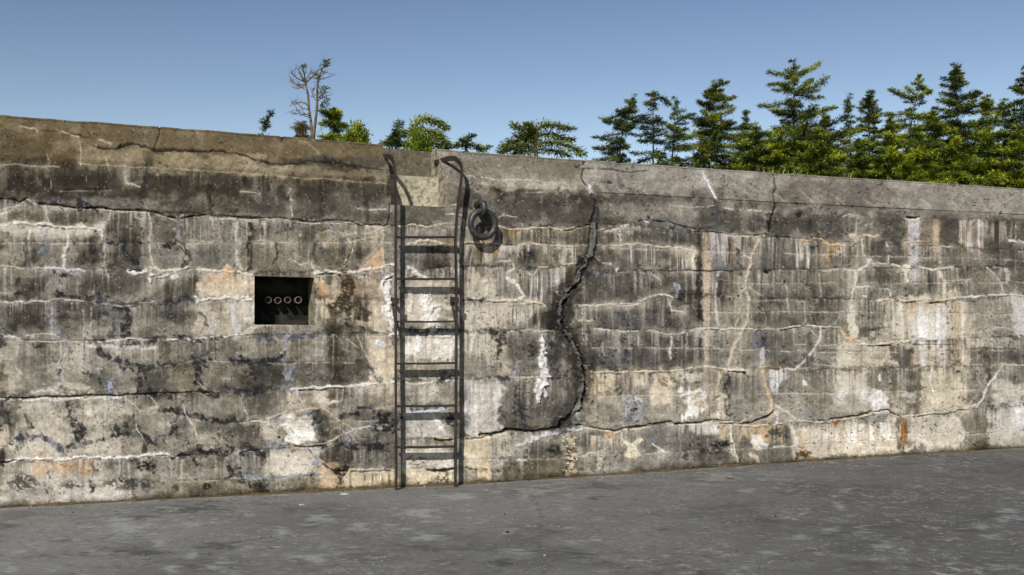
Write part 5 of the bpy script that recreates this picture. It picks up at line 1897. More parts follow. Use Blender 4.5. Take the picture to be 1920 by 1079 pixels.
for k, cx in enumerate((503.5, 521.4, 539.8, 559.7)):
    c = on_wall(cx, 563 + (0.8 if k == 1 else 0), -ND + .11)
    mb = MB()
    n = 28
    ro, ri = .0285, .0225
    if k == 3: ro = .032
    ring_pts = []
    for (r, d) in ((ro * .98, -.12), (ro, -.012), (ro * .985, 0.0), (ri * 1.03, .0), (ri, -.006), (ri, -.11)):
        for j in range(n):
            a = 2 * math.pi * j / n
            ring_pts.append(c + WD * (r * math.cos(a)) + up3 * (r * math.sin(a)) + WN * d)
    fs = [(i * n + j, i * n + (j + 1) % n, (i + 1) * n + (j + 1) % n, (i + 1) * n + j) for i in range(5) for j in range(n)]
    mb.add(ring_pts, fs)
    pipe = mb.build('conduit_pipe', M_PIPE, wall, True)
    mb = MB()
    mb.add([c + WD * (ri * math.cos(2 * math.pi * j / n)) + up3 * (ri * math.sin(2 * math.pi * j / n)) - WN * .03 for j in range(n)], [tuple(range(n))])
    mb.build('pipe_bore', M_BLACK, pipe)  # black disc put in for the shade down the bore

# ------------------------------------------------------------------ ground
gs = np.concatenate([-5.6 - np.cumsum(np.geomspace(.05, 60, 40))[::-1], np.arange(-5.6, 10.0, .028), 10.0 + np.cumsum(np.geomspace(.05, 60, 40))])
go = np.concatenate([[-0.4, -0.2], np.arange(-.08, 5.0, .026), 5.0 + np.cumsum(np.geomspace(.05, 60, 40))])
SGr, OGr = np.meshgrid(gs, go)
gx, gy = s_to_xy(SGr, OGr)
gz = z_gnd(np.clip(SGr, -5, 8)) * 1.0
gz = gz + (fbm(gx / .9, gy / .9, 51, 4) - .5) * .012 * np.clip((OGr - .05) / .5, 0, 1)
NGR = gx.shape
near = gy > .5
gpx = np.where(near, CX + gx * F / np.maximum(gy, .5), -9999)
gpy = np.where(near, HY - (gz - EYE) * F / np.maximum(gy, .5), -9999)
gcol = lin((117, 113, 105))[None, None] * np.ones(NGR + (1,))
gcol = gcol * (.80 + .40 * fbm(gx / 1.3, gy / 1.3, 52, 5))[..., None]
gcol = gcol * (.93 + .14 * fbm(gx / .16, gy / .16, 53, 4))[..., None]
gcol = gcol * (.91 + .18 * fbm(gx / .04, gy / .04, 54, 3))[..., None]
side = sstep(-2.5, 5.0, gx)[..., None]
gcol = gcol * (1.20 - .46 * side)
lt_ = sstep(.5, .62, fbm(gx / 2.2, gy / 1.4, 69, 3))[..., None]
gcol = gcol * (1 + .16 * lt_)
sc_ = sstep(.585, .70, fbm(gx / .34, gy / .22, 55, 5)) * (.35 + .65 * sstep(.4, .6, fbm(gx / 1.6, gy / 1.2, 56, 3)))
gcol = gcol * (1 - .15 * sc_[..., None]) + lin((160, 158, 153)) * .15 * sc_[..., None]
dk_ = sstep(.60, .72, fbm(gx / .5, gy / .35, 57, 5))
gcol = gcol * (1 - .2 * dk_)[..., None]
sp_ = sstep(.86, .91, vnoise(gx / .016, gy / .016, 58))
gcol = gcol * (1 - .35 * sp_[..., None]) + lin((190, 188, 182)) * .35 * sp_[..., None]
sp2 = sstep(.88, .92, vnoise(gx / .02, gy / .02, 59))
gcol = gcol * (1 - .45 * sp2)[..., None]
f1 = .5 + 0 * fbm(gx / .055, gy / .055, 64, 3)
gcol = gcol * (1 + .22 * (sstep(.56, .68, f1) * .6 - sstep(.44, .32, f1) * .5))[..., None]
sr_ = sstep(.655, .70, fbm(gx / .10 + .6 * gy / .10, gy / .05, 65, 5)) * sstep(.45, .6, fbm(gx / .8, gy / .8, 66, 3))
gcol = gcol * (1 - .15 * sr_[..., None]) + lin((172, 171, 167)) * .15 * sr_[..., None]
sd_ = sstep(.665, .71, fbm(gx / .09, gy / .05, 67, 5)) * sstep(.45, .6, fbm(gx / .9, gy / .7, 68, 3))
gcol = gcol * (1 - .3 * sd_)[..., None]
# pale dusty skirt along the wall
sk = sstep(.16, .0, OGr + .18 * (fbm(gx / .3, gy / .3, 60, 4) - .35)) * (OGr < .6)
ska = (.6 + .35 * sstep(0, -3, gx))[..., None] * sk[..., None]
gcol = gcol * (1 - ska) + lin((168, 163, 152)) * ska
gr_ = sstep(.035, .0, OGr + .05 * (fbm(gx / .09, gy / .09, 61, 4) - .5)) * (OGr < .3)
gcol = gcol * (1 - .7 * gr_[..., None]) + lin((70, 58, 38)) * .7 * gr_[..., None]


def gspot(x, y, rx, ry, col, a=.8, thr=.5):
    d = np.hypot((gpx - x) / rx, (gpy - y) / ry)
    w = d < 2.2
    if not w.any(): return
    n = fbm(gx[w] / .09, gy[w] / .07, x * .13, 5) + .5 * (fbm(gx[w] / .03, gy[w] / .03, x * .17, 3) - .5)
    m = sstep(1.05, .25, d[w] + 3.4 * (n - thr))[..., None] * a
    gcol[w] = gcol[w] * (1 - m) + lin(col) * m


def gline(pts, w_, col=(58, 55, 50), a=.8, depth=.004):
    pts = np.array(pts, float)
    b = 1e9 * np.ones(NGR)
    box = (gpx > pts[:, 0].min() - 12) & (gpx < pts[:, 0].max() + 12) & (gpy > pts[:, 1].min() - 12) & (gpy < pts[:, 1].max() + 12)
    x = gpx[box] + 7 * (fbm(gx[box] / .08, gy[box] / .08, 77, 4) - .5)
    y = gpy[box] + 4 * (fbm(gx[box] / .08, gy[box] / .08, 78, 4) - .5)
    bb = np.full(x.shape, 1e9)
    for i in range(len(pts) - 1):
        d = pts[i + 1] - pts[i]
        t = np.clip(((x - pts[i, 0]) * d[0] + (y - pts[i, 1]) * d[1]) / (d @ d), 0, 1)
        bb = np.minimum(bb, np.hypot(x - pts[i, 0] - t * d[0], y - pts[i, 1] - t * d[1]))
    m = sstep(w_ + 1.4, w_ * .3, bb) * sstep(.3, .5, fbm(gx[box] / .12, gy[box] / .12, 79, 3))
    gcol[box] = gcol[box] * (1 - a * m[..., None]) + lin(col) * a * m[..., None]
    gz[box] -= depth * m


PALE, SAND, GDK = (168, 166, 160), (168, 160, 142), (70, 69, 66)
for (x, y, rx, ry) in ((440, 275, 46, 18), (470, 300, 70, 22), (700, 290, 40, 10), (718, 408, 22, 8), (825, 428, 30, 9), (790, 450, 26, 9), (215, 450, 40, 9), (305, 468, 26, 8), (1200, 265, 46, 22), (1350, 295, 30, 10), (1480, 302, 40, 10), (1600, 335, 60, 12), (1720, 183, 70, 8), (640, 457, 26, 6), (868, 466, 24, 6), (70, 390, 22, 8), (30, 456, 36, 12), (600, 350, 36, 18), (1040, 310, 40, 12), (1560, 240, 60, 14), (400, 385, 40, 7), (1180, 410, 70, 10)):
    gspot(x / 2, 840 + y / 2, rx / 2 + 3, ry / 2 + 2, PALE, .8)
for (x, y, rx, ry) in ((845, 368, 90, 9), (520, 392, 120, 12), (320, 402, 30, 6), (170, 405, 60, 6), (530, 255, 60, 8), (1106, 420, 18, 8), (40, 295, 50, 10), (720, 225, 130, 16), (1880, 430, 40, 6)):
    gspot(x / 2, 840 + y / 2, rx / 2 + 2, ry / 2 + 2, GDK, .7)
for (x, y, rx, ry, c) in ((85, 200, 66, 20, SAND), (770, 157, 70, 14, SAND), (310, 183, 60, 10, GDK), (825, 157, 20, 8, GDK), (1190, 350, 40, 10, PALE), (1300, 352, 36, 10, PALE), (1395, 402, 34, 14, PALE), (1080, 372, 30, 10, PALE), (1230, 268, 22, 8, PALE), (1050, 295, 50, 8, PALE), (1850, 272, 40, 8, PALE), (1760, 340, 40, 8, PALE), (1800, 370, 40, 10, PALE), (565, 355, 18, 6, GDK), (315, 231, 22, 5, GDK), (960, 435, 30, 6, PALE), (878, 486, 14, 4, PALE), (1490, 462, 14, 4, PALE), (1660, 460, 40, 8, PALE), (1810, 485, 30, 8, PALE), (1890, 300, 60, 14, PALE), (1910, 320, 30, 6, GDK), (30, 425, 50, 8, PALE), (1260, 200, 22, 5, PALE), (880, 200, 24, 3, PALE), (1605, 116, 20, 5, PALE)):
    gspot(960 + x / 2, 820 + y / 2, rx / 2 + 2, ry / 2 + 2, c, .55 if c is PALE else .65)
gline([(960 + x / 2, 820 + y / 2) for x, y in ((80, 225), (108, 290), (103, 370), (106, 425), (120, 470), (118, 515))], 1.2)
gline([(960 + x / 2, 820 + y / 2) for x, y in ((0, 428), (105, 425), (220, 432), (320, 440))], 1.0, a=.6)
gline([(x / 2, 840 + y / 2) for x, y in ((760, 372), (920, 350), (1000, 336), (1100, 330))], 1.1, a=.6)
gline([(x / 2, 840 + y / 2) for x, y in ((0, 380), (120, 362), (240, 338))], 1.0, (170, 170, 168), .5, 0)
gline([(960 + x / 2, 820 + y / 2) for x, y in ((1150, 352), (1300, 362), (1500, 380))], 1.0, a=.5)
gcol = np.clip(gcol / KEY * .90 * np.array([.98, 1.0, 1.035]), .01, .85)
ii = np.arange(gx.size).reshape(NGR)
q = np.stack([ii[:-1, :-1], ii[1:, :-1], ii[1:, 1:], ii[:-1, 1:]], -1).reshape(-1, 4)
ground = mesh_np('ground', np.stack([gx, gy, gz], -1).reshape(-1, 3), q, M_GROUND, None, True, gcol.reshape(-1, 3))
tag(ground, 'dark grey worn concrete apron with pale scuffs in front of the wall', kind='structure')

# earth fill behind the parapet
ts = np.concatenate([-np.cumsum(np.geomspace(.5, 80, 26))[::-1], [0], np.cumsum(np.geomspace(.5, 80, 26))])
to = np.concatenate([[-1.15], -1.15 - np.cumsum(np.geomspace(.4, 70, 30))])
TS, TO = np.meshgrid(ts, to)
tx, ty = s_to_xy(TS, TO)
tz = z_top(TS) - .03 + np.clip(-TO - 12, 0, 40) * .012 + (fbm(tx / 4, ty / 4, 91, 3) - .5) * .1 * np.clip(-TO - 2, 0, 1)
ii = np.arange(tx.size).reshape(tx.shape)
q = np.stack([ii[:-1, :-1], ii[:-1, 1:], ii[1:, 1:], ii[1:, :-1]], -1).reshape(-1, 4)
ter = mesh_np('terrain', np.stack([tx, ty, tz], -1).reshape(-1, 3), q, M_TURF, None, True)
tag(ter, 'grassy earth fill behind the wall', kind='structure')

# ------------------------------------------------------------------ ladder
LO = 0.125
foot_l = on_wall(742, 921, LO)
ladder = empty('iron_ladder', tuple(foot_l))
tag(ladder, 'dark iron wall ladder with hooked top rails standing against the notch', 'ladder')


def rail(px_pts, fx_):
    s_ = px_to_s(fx_, LO)
    f = wp(s_, LO, float(z_gnd(s_)) - .01)
    pts = [f, f + up3 * .35]
    path = [np.asarray(p) for p in pts] + [on_wall(x, y, o) for x, y, o in px_pts]
    return smooth_path(path, 5)


rl = rail([(742.3, 760, LO), (742, 600, LO), (742, 470, LO), (742, 380, LO), (741.5, 345, LO), (740.5, 322, LO * .98), (738.3, 306, .085), (734, 296.5, .03), (727, 294, -.06), (716, 295, -.24)], 743)
rr_ = rail([(855, 760, LO), (855.5, 600, LO), (855, 500, LO), (854, 446, LO), (858.5, 389, LO), (863, 352, LO), (866, 326, LO), (864.5, 310, .09), (855, 299, .03), (843, 297.5, -.06), (830, 301, -.16), (815, 306, -.28)], 854)
for p in (rl, rr_):
    mb = MB()
    mb.bar(p, WD, .014, .046)
    mb.build('rail', M_IRON, ladder)
rung_y = ((444.5, 444.5), (523, 523), (603.5, 603), (682.5, 681), (762.5, 761), (839.5, 838))
for (ya, yb) in rung_y:
    a, b = on_wall(742.5, ya, LO), on_wall(855 if ya > 446 else 853.5, yb, LO)
    a, b = a - WN * .022, b - WN * .022
    mb = MB()
    mb.bar([a, a * .75 + b * .25 - up3 * .001, (a + b) / 2 - up3 * .003, a * .25 + b * .75 - up3 * .001, b], up3, .017, .058)
    mb.build('rung', M_IRON, ladder)
for (x, y, xw) in ((742, 565, 735.5), (855.2, 563, 847)):
    a, w_ = on_wall(x, y, LO), on_wall(xw, y + 1, -.01)
    mb = MB()
    mb.bar([a + WN * .035, a, (a + w_) / 2, w_], up3, .04, .012)
    mb.box(a + WN * .03, WD * .016, WN * .006, up3 * .026)
    mb.box(w_ + WN * .022, WD * .022, WN * .008, up3 * .034)
    br = mb.build('standoff_bracket', M_IRON, ladder)
    mb = MB()
    e = on_wall(x + 1, y + 58, LO - .01)
    mb.bar(smooth_path([w_ - up3 * .03 + WN * .012, w_ * .75 + e * .25 - up3 * .02, w_ * .4 + e * .6, e], 4), WD, .012, .02)
    mb.build('brace', M_IRON, br)

# ------------------------------------------------------------------ mooring ring
rc = on_wall(905.5, 420.5, .11)
ringo = empty('mooring_ring', tuple(rc))
tag(ringo, 'heavy dark grey iron ring hanging from an eye bolt beside the ladder', 'ring')
ca = math.radians(4)
ru = WD * math.cos(ca) - WN * math.sin(ca)          # right side swings in towards the wall
rv = up3 * math.cos(.12) + WN * math.sin(.12) * .6
mb = MB()
R0, r0_ = .115, .0285
nrg = np.random.RandomState(9)
pts, rad = [], []
for k in range(48):
    a = 2 * math.pi * k / 48
    pts.append(rc + ru * R0 * 1.03 * math.cos(a) + rv * R0 * 1.03 * math.sin(a))
    rad.append(r0_ * (1 + .05 * math.sin(3 * a + 1) + .05 * nrg.uniform(-1, 1)))
mb.tube(pts, rad, 16, closed=True)
mb.build('ring', M_RING, ringo, True)
mb = MB()
ep = [on_wall(893, 389, -.03), on_wall(895.5, 383.5, .05), on_wall(902, 380.5, .11), on_wall(907.5, 385, .15), on_wall(908, 395, .15), on_wall(905, 401, .11), on_wall(901, 402, .0)]
sp = smooth_path(ep, 6)
mb.tube(sp, [.028] * len(sp), 16)
mb.build('eye_bolt', M_RING, ringo, True)

# dirt gathered in the angle of wall and ground, and loose grit
M_DIRT = paint_mat('dirt', rough=1.0, bump=.6, grain=(.6, 1.4), fine=200)
ds = np.arange(-5.4, 9.8, .012)
dn = fbm(ds / .22, 0 * ds + 3.3, 95, 5)
dn2 = fbm(ds / .03, 0 * ds + 1.3, 96, 3)
dw = .012 + .085 * np.clip(dn - .40, 0, 1) * 2 * (.5 + dn2)
dh = .006 + .040 * np.clip(dn - .42, 0, 1) * 1.6 * (.4 + 1.2 * dn2)
zg_d = z_gnd(np.clip(ds, -5, 8))
prof = ((-.03, 1.15), (.004, 1.0), (.35, .55), (.7, .22), (1.0, -.25))
dv, dcc = [], []
for k, (fw_, fh_) in enumerate(prof):
    o_ = fw_ if k < 2 else fw_ * dw
    x_, y_ = s_to_xy(ds, o_)
    dv.append(np.stack([x_, y_, zg_d + fh_ * dh + (fbm(ds / .02, 0 * ds + k, 97, 3) - .5) * .006 * (k < 4) - (.004 if k == 4 else 0)], 1))
    c_ = lin((96, 80, 54)) * (.45 + 1.1 * fbm(ds / .05, 0 * ds + k * .7, 98, 4))[:, None]
    dcc.append(c_ / KEY)
nd = len(ds)
ii = np.arange(nd * 5).reshape(5, nd)
q = np.stack([ii[:-1, :-1], ii[1:, :-1], ii[1:, 1:], ii[:-1, 1:]], -1).reshape(-1, 4)
tag(mesh_np('dirt', np.concatenate(dv), q, M_DIRT, None, True, np.concatenate(dcc)), 'brown dirt and crumbled mortar gathered along the wall foot', 'dirt', kind='stuff')
rs = np.random.RandomState(12)
ng = 1500
s_g = rs.uniform(-5.2, 9.0, ng)
o_g = np.where(rs.rand(ng) < .62, .02 + rs.exponential(.07, ng), rs.uniform(.05, 3.4, ng))
r_g = .0025 + .0035 * rs.rand(ng) ** 2 + .009 * rs.rand(ng) ** 9
x_, y_ = s_to_xy(s_g, o_g)
z_ = z_gnd(np.clip(s_g, -5, 8)) + r_g * .25
oct_ = np.array([(1, 0, 0), (0, 1, 0), (-1, 0, 0), (0, -1, 0), (0, 0, .7), (0, 0, -.7)], float)
vv = oct_[None] * r_g[:, None, None] * rs.uniform(.6, 1.4, (ng, 6, 1)) + np.stack([x_, y_, z_], 1)[:, None]
fo = np.array([(0, 1, 4), (1, 2, 4), (2, 3, 4), (3, 0, 4), (1, 0, 5), (2, 1, 5), (3, 2, 5), (0, 3, 5)])
ff = (fo[None] + (np.arange(ng) * 6)[:, None, None]).reshape(-1, 3)
pal = np.stack([lin(c) for c in ((176, 170, 156), (120, 112, 98), (60, 56, 50), (150, 138, 116), (90, 84, 76))])
cg = np.repeat(pal[rs.randint(0, 5, ng)] / KEY, 6, axis=0)
tag(mesh_np('grit', vv.reshape(-1, 3), ff, M_DIRT, None, False, cg), 'loose grit and crumbs of concrete scattered on the ground', 'grit', kind='stuff')
# ------------------------------------------------------------------ vegetation
class Leaves:
    """needle sprays and leaves: thin four-cornered blades, each a real face in the crown's volume"""
    def __init__(self, seed):
        self.g = np.random.RandomState(seed)
        self.P, self.D, self.L, self.W, self.T, self.U = [], [], [], [], [], []

    def put(self, p, d, L, w, tint, up=0.6):
        p = np.atleast_2d(p)
        n = len(p)
        self.P.append(p)
        self.D.append(np.broadcast_to(d, (n, 3)))
        for lst, v in ((self.L, L), (self.W, w), (self.T, tint), (self.U, up)):
            lst.append(np.broadcast_to(v, (n,)))

    def along(self, path, spread, L, w, step, tint, start=.25, per=3, flat=.5):
        """sprays set along a branch path"""
        g = self.g
        P_ = np.array(path, float)
        sg = np.linalg.norm(np.diff(P_, axis=0), axis=1)
        tot = sg.sum()
        if tot < 1e-4: return
        n = max(2, int(tot / step)) * per
        cum = np.concatenate([[0], np.cumsum(sg)]) / tot
        f = start + (1 - start) * g.rand(n)
        p = np.stack([np.interp(f, cum, P_[:, k]) for k in range(3)], 1)
        ti = np.clip(np.searchsorted(cum, f) - 1, 0, len(sg) - 1)
        t = np.diff(P_, axis=0)[ti] / np.maximum(sg[ti], 1e-6)[:, None]
        fall = 1.0 - .55 * np.maximum(0, (f - .35) / .65)
        a = g.uniform(0, 2 * math.pi, n)
        e = g.normal(0, flat, n)
        o = np.stack([np.cos(a), np.sin(a), e], 1)
        d = t * g.uniform(.25, 1.1, n)[:, None] + o * .75 + np.array([0, 0, .12])
        jj = (spread * fall * g.rand(n))[:, None]
        self.put(p + o * np.array([1, 1, .55]) * jj, d, L * g.uniform(.6, 1.25, n), w * g.uniform(.7, 1.3, n), tint + g.normal(0, .16, n) + .25 * e)

    def build(self, name, mat, parent):
        g = self.g
        p, d = np.concatenate(self.P), np.concatenate(self.D)
        L, w, t, u = [np.concatenate(q) for q in (self.L, self.W, self.T, self.U)]
        n = len(p)
        d = d / (np.linalg.norm(d, axis=1, keepdims=True) + 1e-9)
        uu = np.stack([g.uniform(-.7, .7, n), g.uniform(-.7, .7, n), u + g.uniform(-.3, .5, n)], 1)
        sd = np.cross(d, uu)
        sd = sd / (np.linalg.norm(sd, axis=1, keepdims=True) + 1e-9) * w[:, None]
        m = p + d * (L * .45)[:, None]
        tip = p + d * L[:, None] - np.stack([0 * L, 0 * L, .12 * L], 1)
        Vv = np.stack([p, m + sd, tip, m - sd], 1).reshape(-1, 3)
        self.n = n
        return mesh_np(name, Vv, np.arange(4 * n).reshape(-1, 4), mat, parent, False, None, np.clip(t, 0, 1))


def wood(parent, branches, mat, name='trunk', n=6):
    mb = MB()
    for path, rad in branches:
        mb.tube(path, rad, n)
    return mb.build(name, mat, parent, True)


def tz_at(x, y):
    """height of the earth fill"""
    s = (x - WO[0]) * WD[0] + (y - WO[1]) * WD[1]
    o = (x - WO[0]) * WN[0] + (y - WO[1]) * WN[1]
    return float(z_top(s)) - .03 + min(max(-o - 12, 0), 40) * .012


def conifer(label, px, topx, topy, basey, hw, dist, seed, wind=0.0, dens=1.0, gap=.46, mat=None, tint=.45, ragged=.35, thin_top=0.0, group='trees behind the wall', name='fir_tree', extra=()):
    r = random.Random(seed)
    k = dist / F
    top = at(topx, topy, dist)
    basex = at(px, basey, dist)[0]
    zg = tz_at(basex, dist)
    zl = at(px, basey, dist)[2]
    root = empty(name, (basex, dist, zg))
    tag(root, label, 'tree', group)
    H = top[2] - zg
    Dref = top[2] - zl
    bend = [(r.uniform(-.02, .02) * H, r.uniform(-.02, .02) * H) for _ in range(7)]

    def axis(z):
        t = (z - zg) / H
        tt = max(0, (z - zl) / max(Dref, .1))
        i = min(5, max(0, int(t * 6)))
        f = t * 6 - i
        bx = bend[i][0] * (1 - f) + bend[i + 1][0] * f
        by = bend[i][1] * (1 - f) + bend[i + 1][1] * f
        w = math.sin(math.pi * min(1, max(0, t)))
        return np.array([basex + (top[0] - basex) * tt ** 1.3 + bx * w, dist + by * w, z])
    tr = [(axis(zg + H * f), max(.012, .022 * H * (1 - f) ** .9 * .55)) for f in np.linspace(0, 1, 18)]
    br = [([p for p, _ in tr], [q for _, q in tr])]
    lv = Leaves(seed + 5)
    z = top[2] - .05
    W0 = hw * k * (1.1 if px > 1320 else 1.0)
    if px > 1320: dens *= 1.15; gap *= .9
    # leader
    lv.along([axis(top[2] - .7), axis(top[2])], .06, .15, .016, .012, tint, 0, 4)
    zstop = max(zg + .6, zl - 2.2)
    while z > zstop:
        d = top[2] - z
        env = W0 * 1.18 * min(1.15, (d / Dref) ** .72)
        env *= 1 + ragged * r.uniform(-1, .8)
        nb = int(4 + 5 * min(1, d / Dref) + r.random() * 3)
        if thin_top and d < Dref * thin_top: nb = max(2, nb - 3)
        a0 = r.uniform(0, 6.28)
        visible = z > zl - .6
        for b in range(nb):
            a = a0 + 6.283 * b / nb + r.uniform(-.4, .4)
            L = env * (1 + wind * math.cos(a)) * r.uniform(.62, 1.12)
            if L < .12: L = .12
            if r.random() < .07: L *= 1.3
            p0 = axis(z + r.uniform(-.42, .42) * gap)
            rise = .42 - .55 * min(1, d / Dref) + r.uniform(-.22, .22)
            dv = np.array([math.cos(a) + wind * .25, math.sin(a), 0])
            path = [p0, p0 + dv * L * .35 + up3 * L * .35 * rise, p0 + dv * L * .7 + up3 * L * (.7 * rise - .07), p0 + dv * L + up3 * L * (rise - .02)]
            path = smooth_path(path, 3)
            pw = path[::3]
            br.append((pw, [max(.006, .018 * L * (1 - i / len(pw))) + .004 for i in range(len(pw))]))
            tn = tint - .06 + r.gauss(0, .28)
            lv.along(path, .11 + .13 * L, .15, .015, .023 / dens if visible else .3, tn, .10, 6, .45)
        z -= gap * r.uniform(.75, 1.3) * (.62 + .5 * min(1, d / Dref))
    for pts, thick in extra:
        P_ = smooth_path([at(x, y, dist + r.uniform(-.4, .4)) for x, y in pts], 4)
        br.append((P_, [.05 * (1 - i / len(P_)) + .01 for i in range(len(P_))]))
        lv.along(P_, thick, .15, .016, .014, tint + .05, .25, 5, .5)
    wood(root, br, M_BARK, 'trunk', 4)
    lv.build('crown', mat or FIR, root)
    return root


def bush(label, px, topy, basey, hw, dist, seed, mat=None, tint=.5, L=.2, w=.06, n=2600, pointy=0.0, name='bush', cat='bush', group='bushes behind the wall', stems=M_BARK, fuzz=.0):
    """a rounded, lumpy shrub: many ascending twigs, leaves massed towards their ends"""
    r = random.Random(seed)
    k = dist / F
    c = at(px, topy, dist)
    zg = tz_at(c[0], dist)
    zl = at(px, basey, dist)[2]
    H = c[2] - zg
    root = empty(name, (c[0], dist, zg))
    tag(root, label, cat, group)
    lv = Leaves(seed + 3)
    br = []
    W0 = hw * k
    hub = np.array([c[0], dist, max(zg, zl - 1.0)])
    Hc = c[2] - hub[2]
    br.append(([np.array([c[0], dist, zg - .05]), (np.array([c[0], dist, zg]) + hub) / 2 + np.array([.1, 0, 0]), hub + up3 * .3], [.10, .08, .05]))
    nl = 46
    for i in range(nl):
        a = r.uniform(0, 6.283)
        e = r.random() ** .7
        rr = W0 * (1 - e ** (2.2 - pointy)) ** .6 * r.uniform(.75, 1.12)
        tip = hub + np.array([math.cos(a) * rr, math.sin(a) * rr, Hc * e * r.uniform(.86, 1.04)])
        mid = hub * .45 + tip * .55 + np.array([r.uniform(-.15, .15), r.uniform(-.15, .15), -.05 * Hc])
        path = smooth_path([hub, mid, tip], 5)
        br.append((path, [.03 * (1 - j / len(path)) + .005 for j in range(len(path))]))
        tn = tint + r.gauss(0, .14)
        per = max(2, int(n / nl / 8))
        for j in range(9):
            f = .42 + .58 * (j + r.random()) / 9
            p = path[min(len(path) - 1, int(f * (len(path) - 1) + .5))]
            rs = lv.g
            g = rs.normal(0, 1, (per, 3)) * np.array([1, 1, .8]) * W0 * .11
            lv.put(p + g, g + (p - hub) * .25 + np.array([0, 0, .1]), L * rs.uniform(.6, 1.3, per), w * rs.uniform(.7, 1.3, per), tn + rs.normal(0, .15, per), .8)
    wood(root, br, stems, 'stem', 5)
    lv.build('foliage', mat or BUSH, root)
    return root


def limbed(label, name, cat, base_px, limbs, dist, seed, mat, leafy, bark=M_BARK, tint=.45, group='trees behind the wall', basey=262):
    """a tree given limb by limb: limbs = (pixel path, r0, r1, foliage spread, foliage density)"""
    r = random.Random(seed)
    b = at(base_px, basey, dist)
    zg = tz_at(b[0], dist)
    root = empty(name, (b[0], dist, zg))
    tag(root, label, cat, group)
    br = [([np.array([b[0], dist, zg - .05]), np.array([b[0] + .1, dist, (zg + b[2]) / 2]), b], [.16, .14, .12])]
    lv = Leaves(seed)
    for pts, r0, r1, spread, dens in limbs:
        y0 = dist + r.uniform(-.2, .2)
        y1 = y0 + r.uniform(-.7, .7)
        n = len(pts)
        P_ = smooth_path([at(x + r.uniform(-.6, .6), y, y0 + (y1 - y0) * i / max(1, n - 1)) for i, (x, y) in enumerate(pts)], 5)
        br.append((P_, [r0 + (r1 - r0) * i / len(P_) for i in range(len(P_))]))
        if bark is M_TWIG and len(pts) < 5:
            for _ in range(9):
                q = P_[r.randint(len(P_) // 4, len(P_) - 1)]
                dv = (P_[-1] - P_[0]) / (np.linalg.norm(P_[-1] - P_[0]) + 1e-6) * .5 + np.array([r.gauss(0, .6), r.gauss(0, .6), r.gauss(.15, .5)])
                ln = r.uniform(.15, .42)
                e = q + dv * ln
                br.append(([q, q + dv * ln * .5 + np.array([0, 0, r.gauss(0, .03)]), e], [.010, .008, .004]))
        if dens > 0:
            lv.along(P_, spread * (1.15 if bark is M_TWIG else 1.7), leafy[0] * .75, leafy[1] * .42, (.05 if bark is M_TWIG else .012) / dens, tint + .06 + r.gauss(0, .14), .1, 4, .5)
    wood(root, br, bark, 'trunk', 6)
    if lv.P: lv.build('crown', mat, root)
    return root, lv


# right-hand stand of wind-blown firs, left to right
conifer('sparse windswept fir, leftmost of the right-hand stand, tufts blown up to the right', 1162, 1187, 186, 300, 40, 46, 21, wind=-.35, dens=1.1, gap=.62, ragged=.3, mat=FIR_DARK, tint=.42, extra=[([(1161, 228), (1174, 208), (1189, 192)], .24), ([(1162, 216), (1145, 222), (1134, 230)], .2)])
conifer('dark fir with a flat tufted top, second in the right-hand stand', 1219, 1226, 174, 302, 44, 47, 22, wind=-.15, gap=.6, ragged=.45, mat=FIR_DARK, tint=.36, thin_top=.5, extra=[([(1222, 186), (1240, 184), (1256, 197)], .2), ([(1221, 187), (1212, 196)], .22), ([(1219, 220), (1196, 226), (1184, 236)], .26)])
conifer('slim fir with a branch reaching right, third in the right-hand stand', 1264, 1268, 190, 304, 30, 45, 23, wind=.2, gap=.52, ragged=.4, mat=FIR_DARK, tint=.42, thin_top=.4, extra=[([(1266, 232), (1284, 220), (1302, 214)], .18)])
conifer('broad full fir with its tip blown to the right', 1336, 1340, 160, 308, 66, 46, 24, wind=.05, dens=1.25, gap=.5, ragged=.32, tint=.45, extra=[([(1340, 166), (1350, 160), (1365, 154)], .14), ([(1340, 185), (1362, 188), (1377, 182)], .2)])
conifer('small dark fir top peeping between two tall firs', 1396, 1399, 209, 305, 24, 50, 25, gap=.55, mat=FIR_DARK, tint=.38, ragged=.5)
conifer('tallest broad fir with a pointed open top', 1486, 1489, 121, 330, 118, 44, 26, dens=1.3, gap=.56, ragged=.34, tint=.50, thin_top=.45, extra=[([(1490, 178), (1508, 162), (1522, 150)], .2), ([(1490, 240), (1530, 212), (1566, 202)], .22), ([(1488, 168), (1460, 158), (1440, 160)], .2), ([(1488, 150), (1474, 146)], .16)])
conifer('narrow thin fir with bare trunk showing between denser trees', 1590, 1591, 186, 325, 27, 47, 27, gap=.62, dens=.9, mat=FIR_DARK, tint=.42, ragged=.5)
conifer('medium fir with crowded pointed top right of the narrow thin fir', 1633, 1631, 179, 325, 44, 46, 28, dens=1.2, gap=.5, tint=.46, ragged=.35)
conifer('ragged yellowish fir leaning right with a crooked top', 1703, 1724, 142, 325, 50, 45, 29, wind=-.1, gap=.56, ragged=.45, tint=.56, thin_top=.4, extra=[([(1712, 190), (1690, 178), (1669, 168)], .2), ([(1722, 160), (1736, 170), (1744, 172)], .16), ([(1716, 178), (1700, 165)], .18)])
conifer('symmetrical dark green fir with a sharp top', 1791, 1793, 129, 330, 72, 45, 30, dens=1.3, gap=.5, ragged=.22, mat=FIR_DARK, tint=.46)
conifer('bushy yellow-green fir just right of the symmetrical dark one', 1846, 1848, 190, 330, 44, 42, 31, dens=1.2, gap=.5, tint=.58, ragged=.4, extra=[([(1842, 215), (1855, 196), (1858, 190)], .16)])
conifer('low fir with spreading flat branches near the right edge', 1884, 1880, 194, 330, 52, 43, 32, dens=1.2, gap=.52, tint=.42, mat=FIR_DARK, ragged=.4)
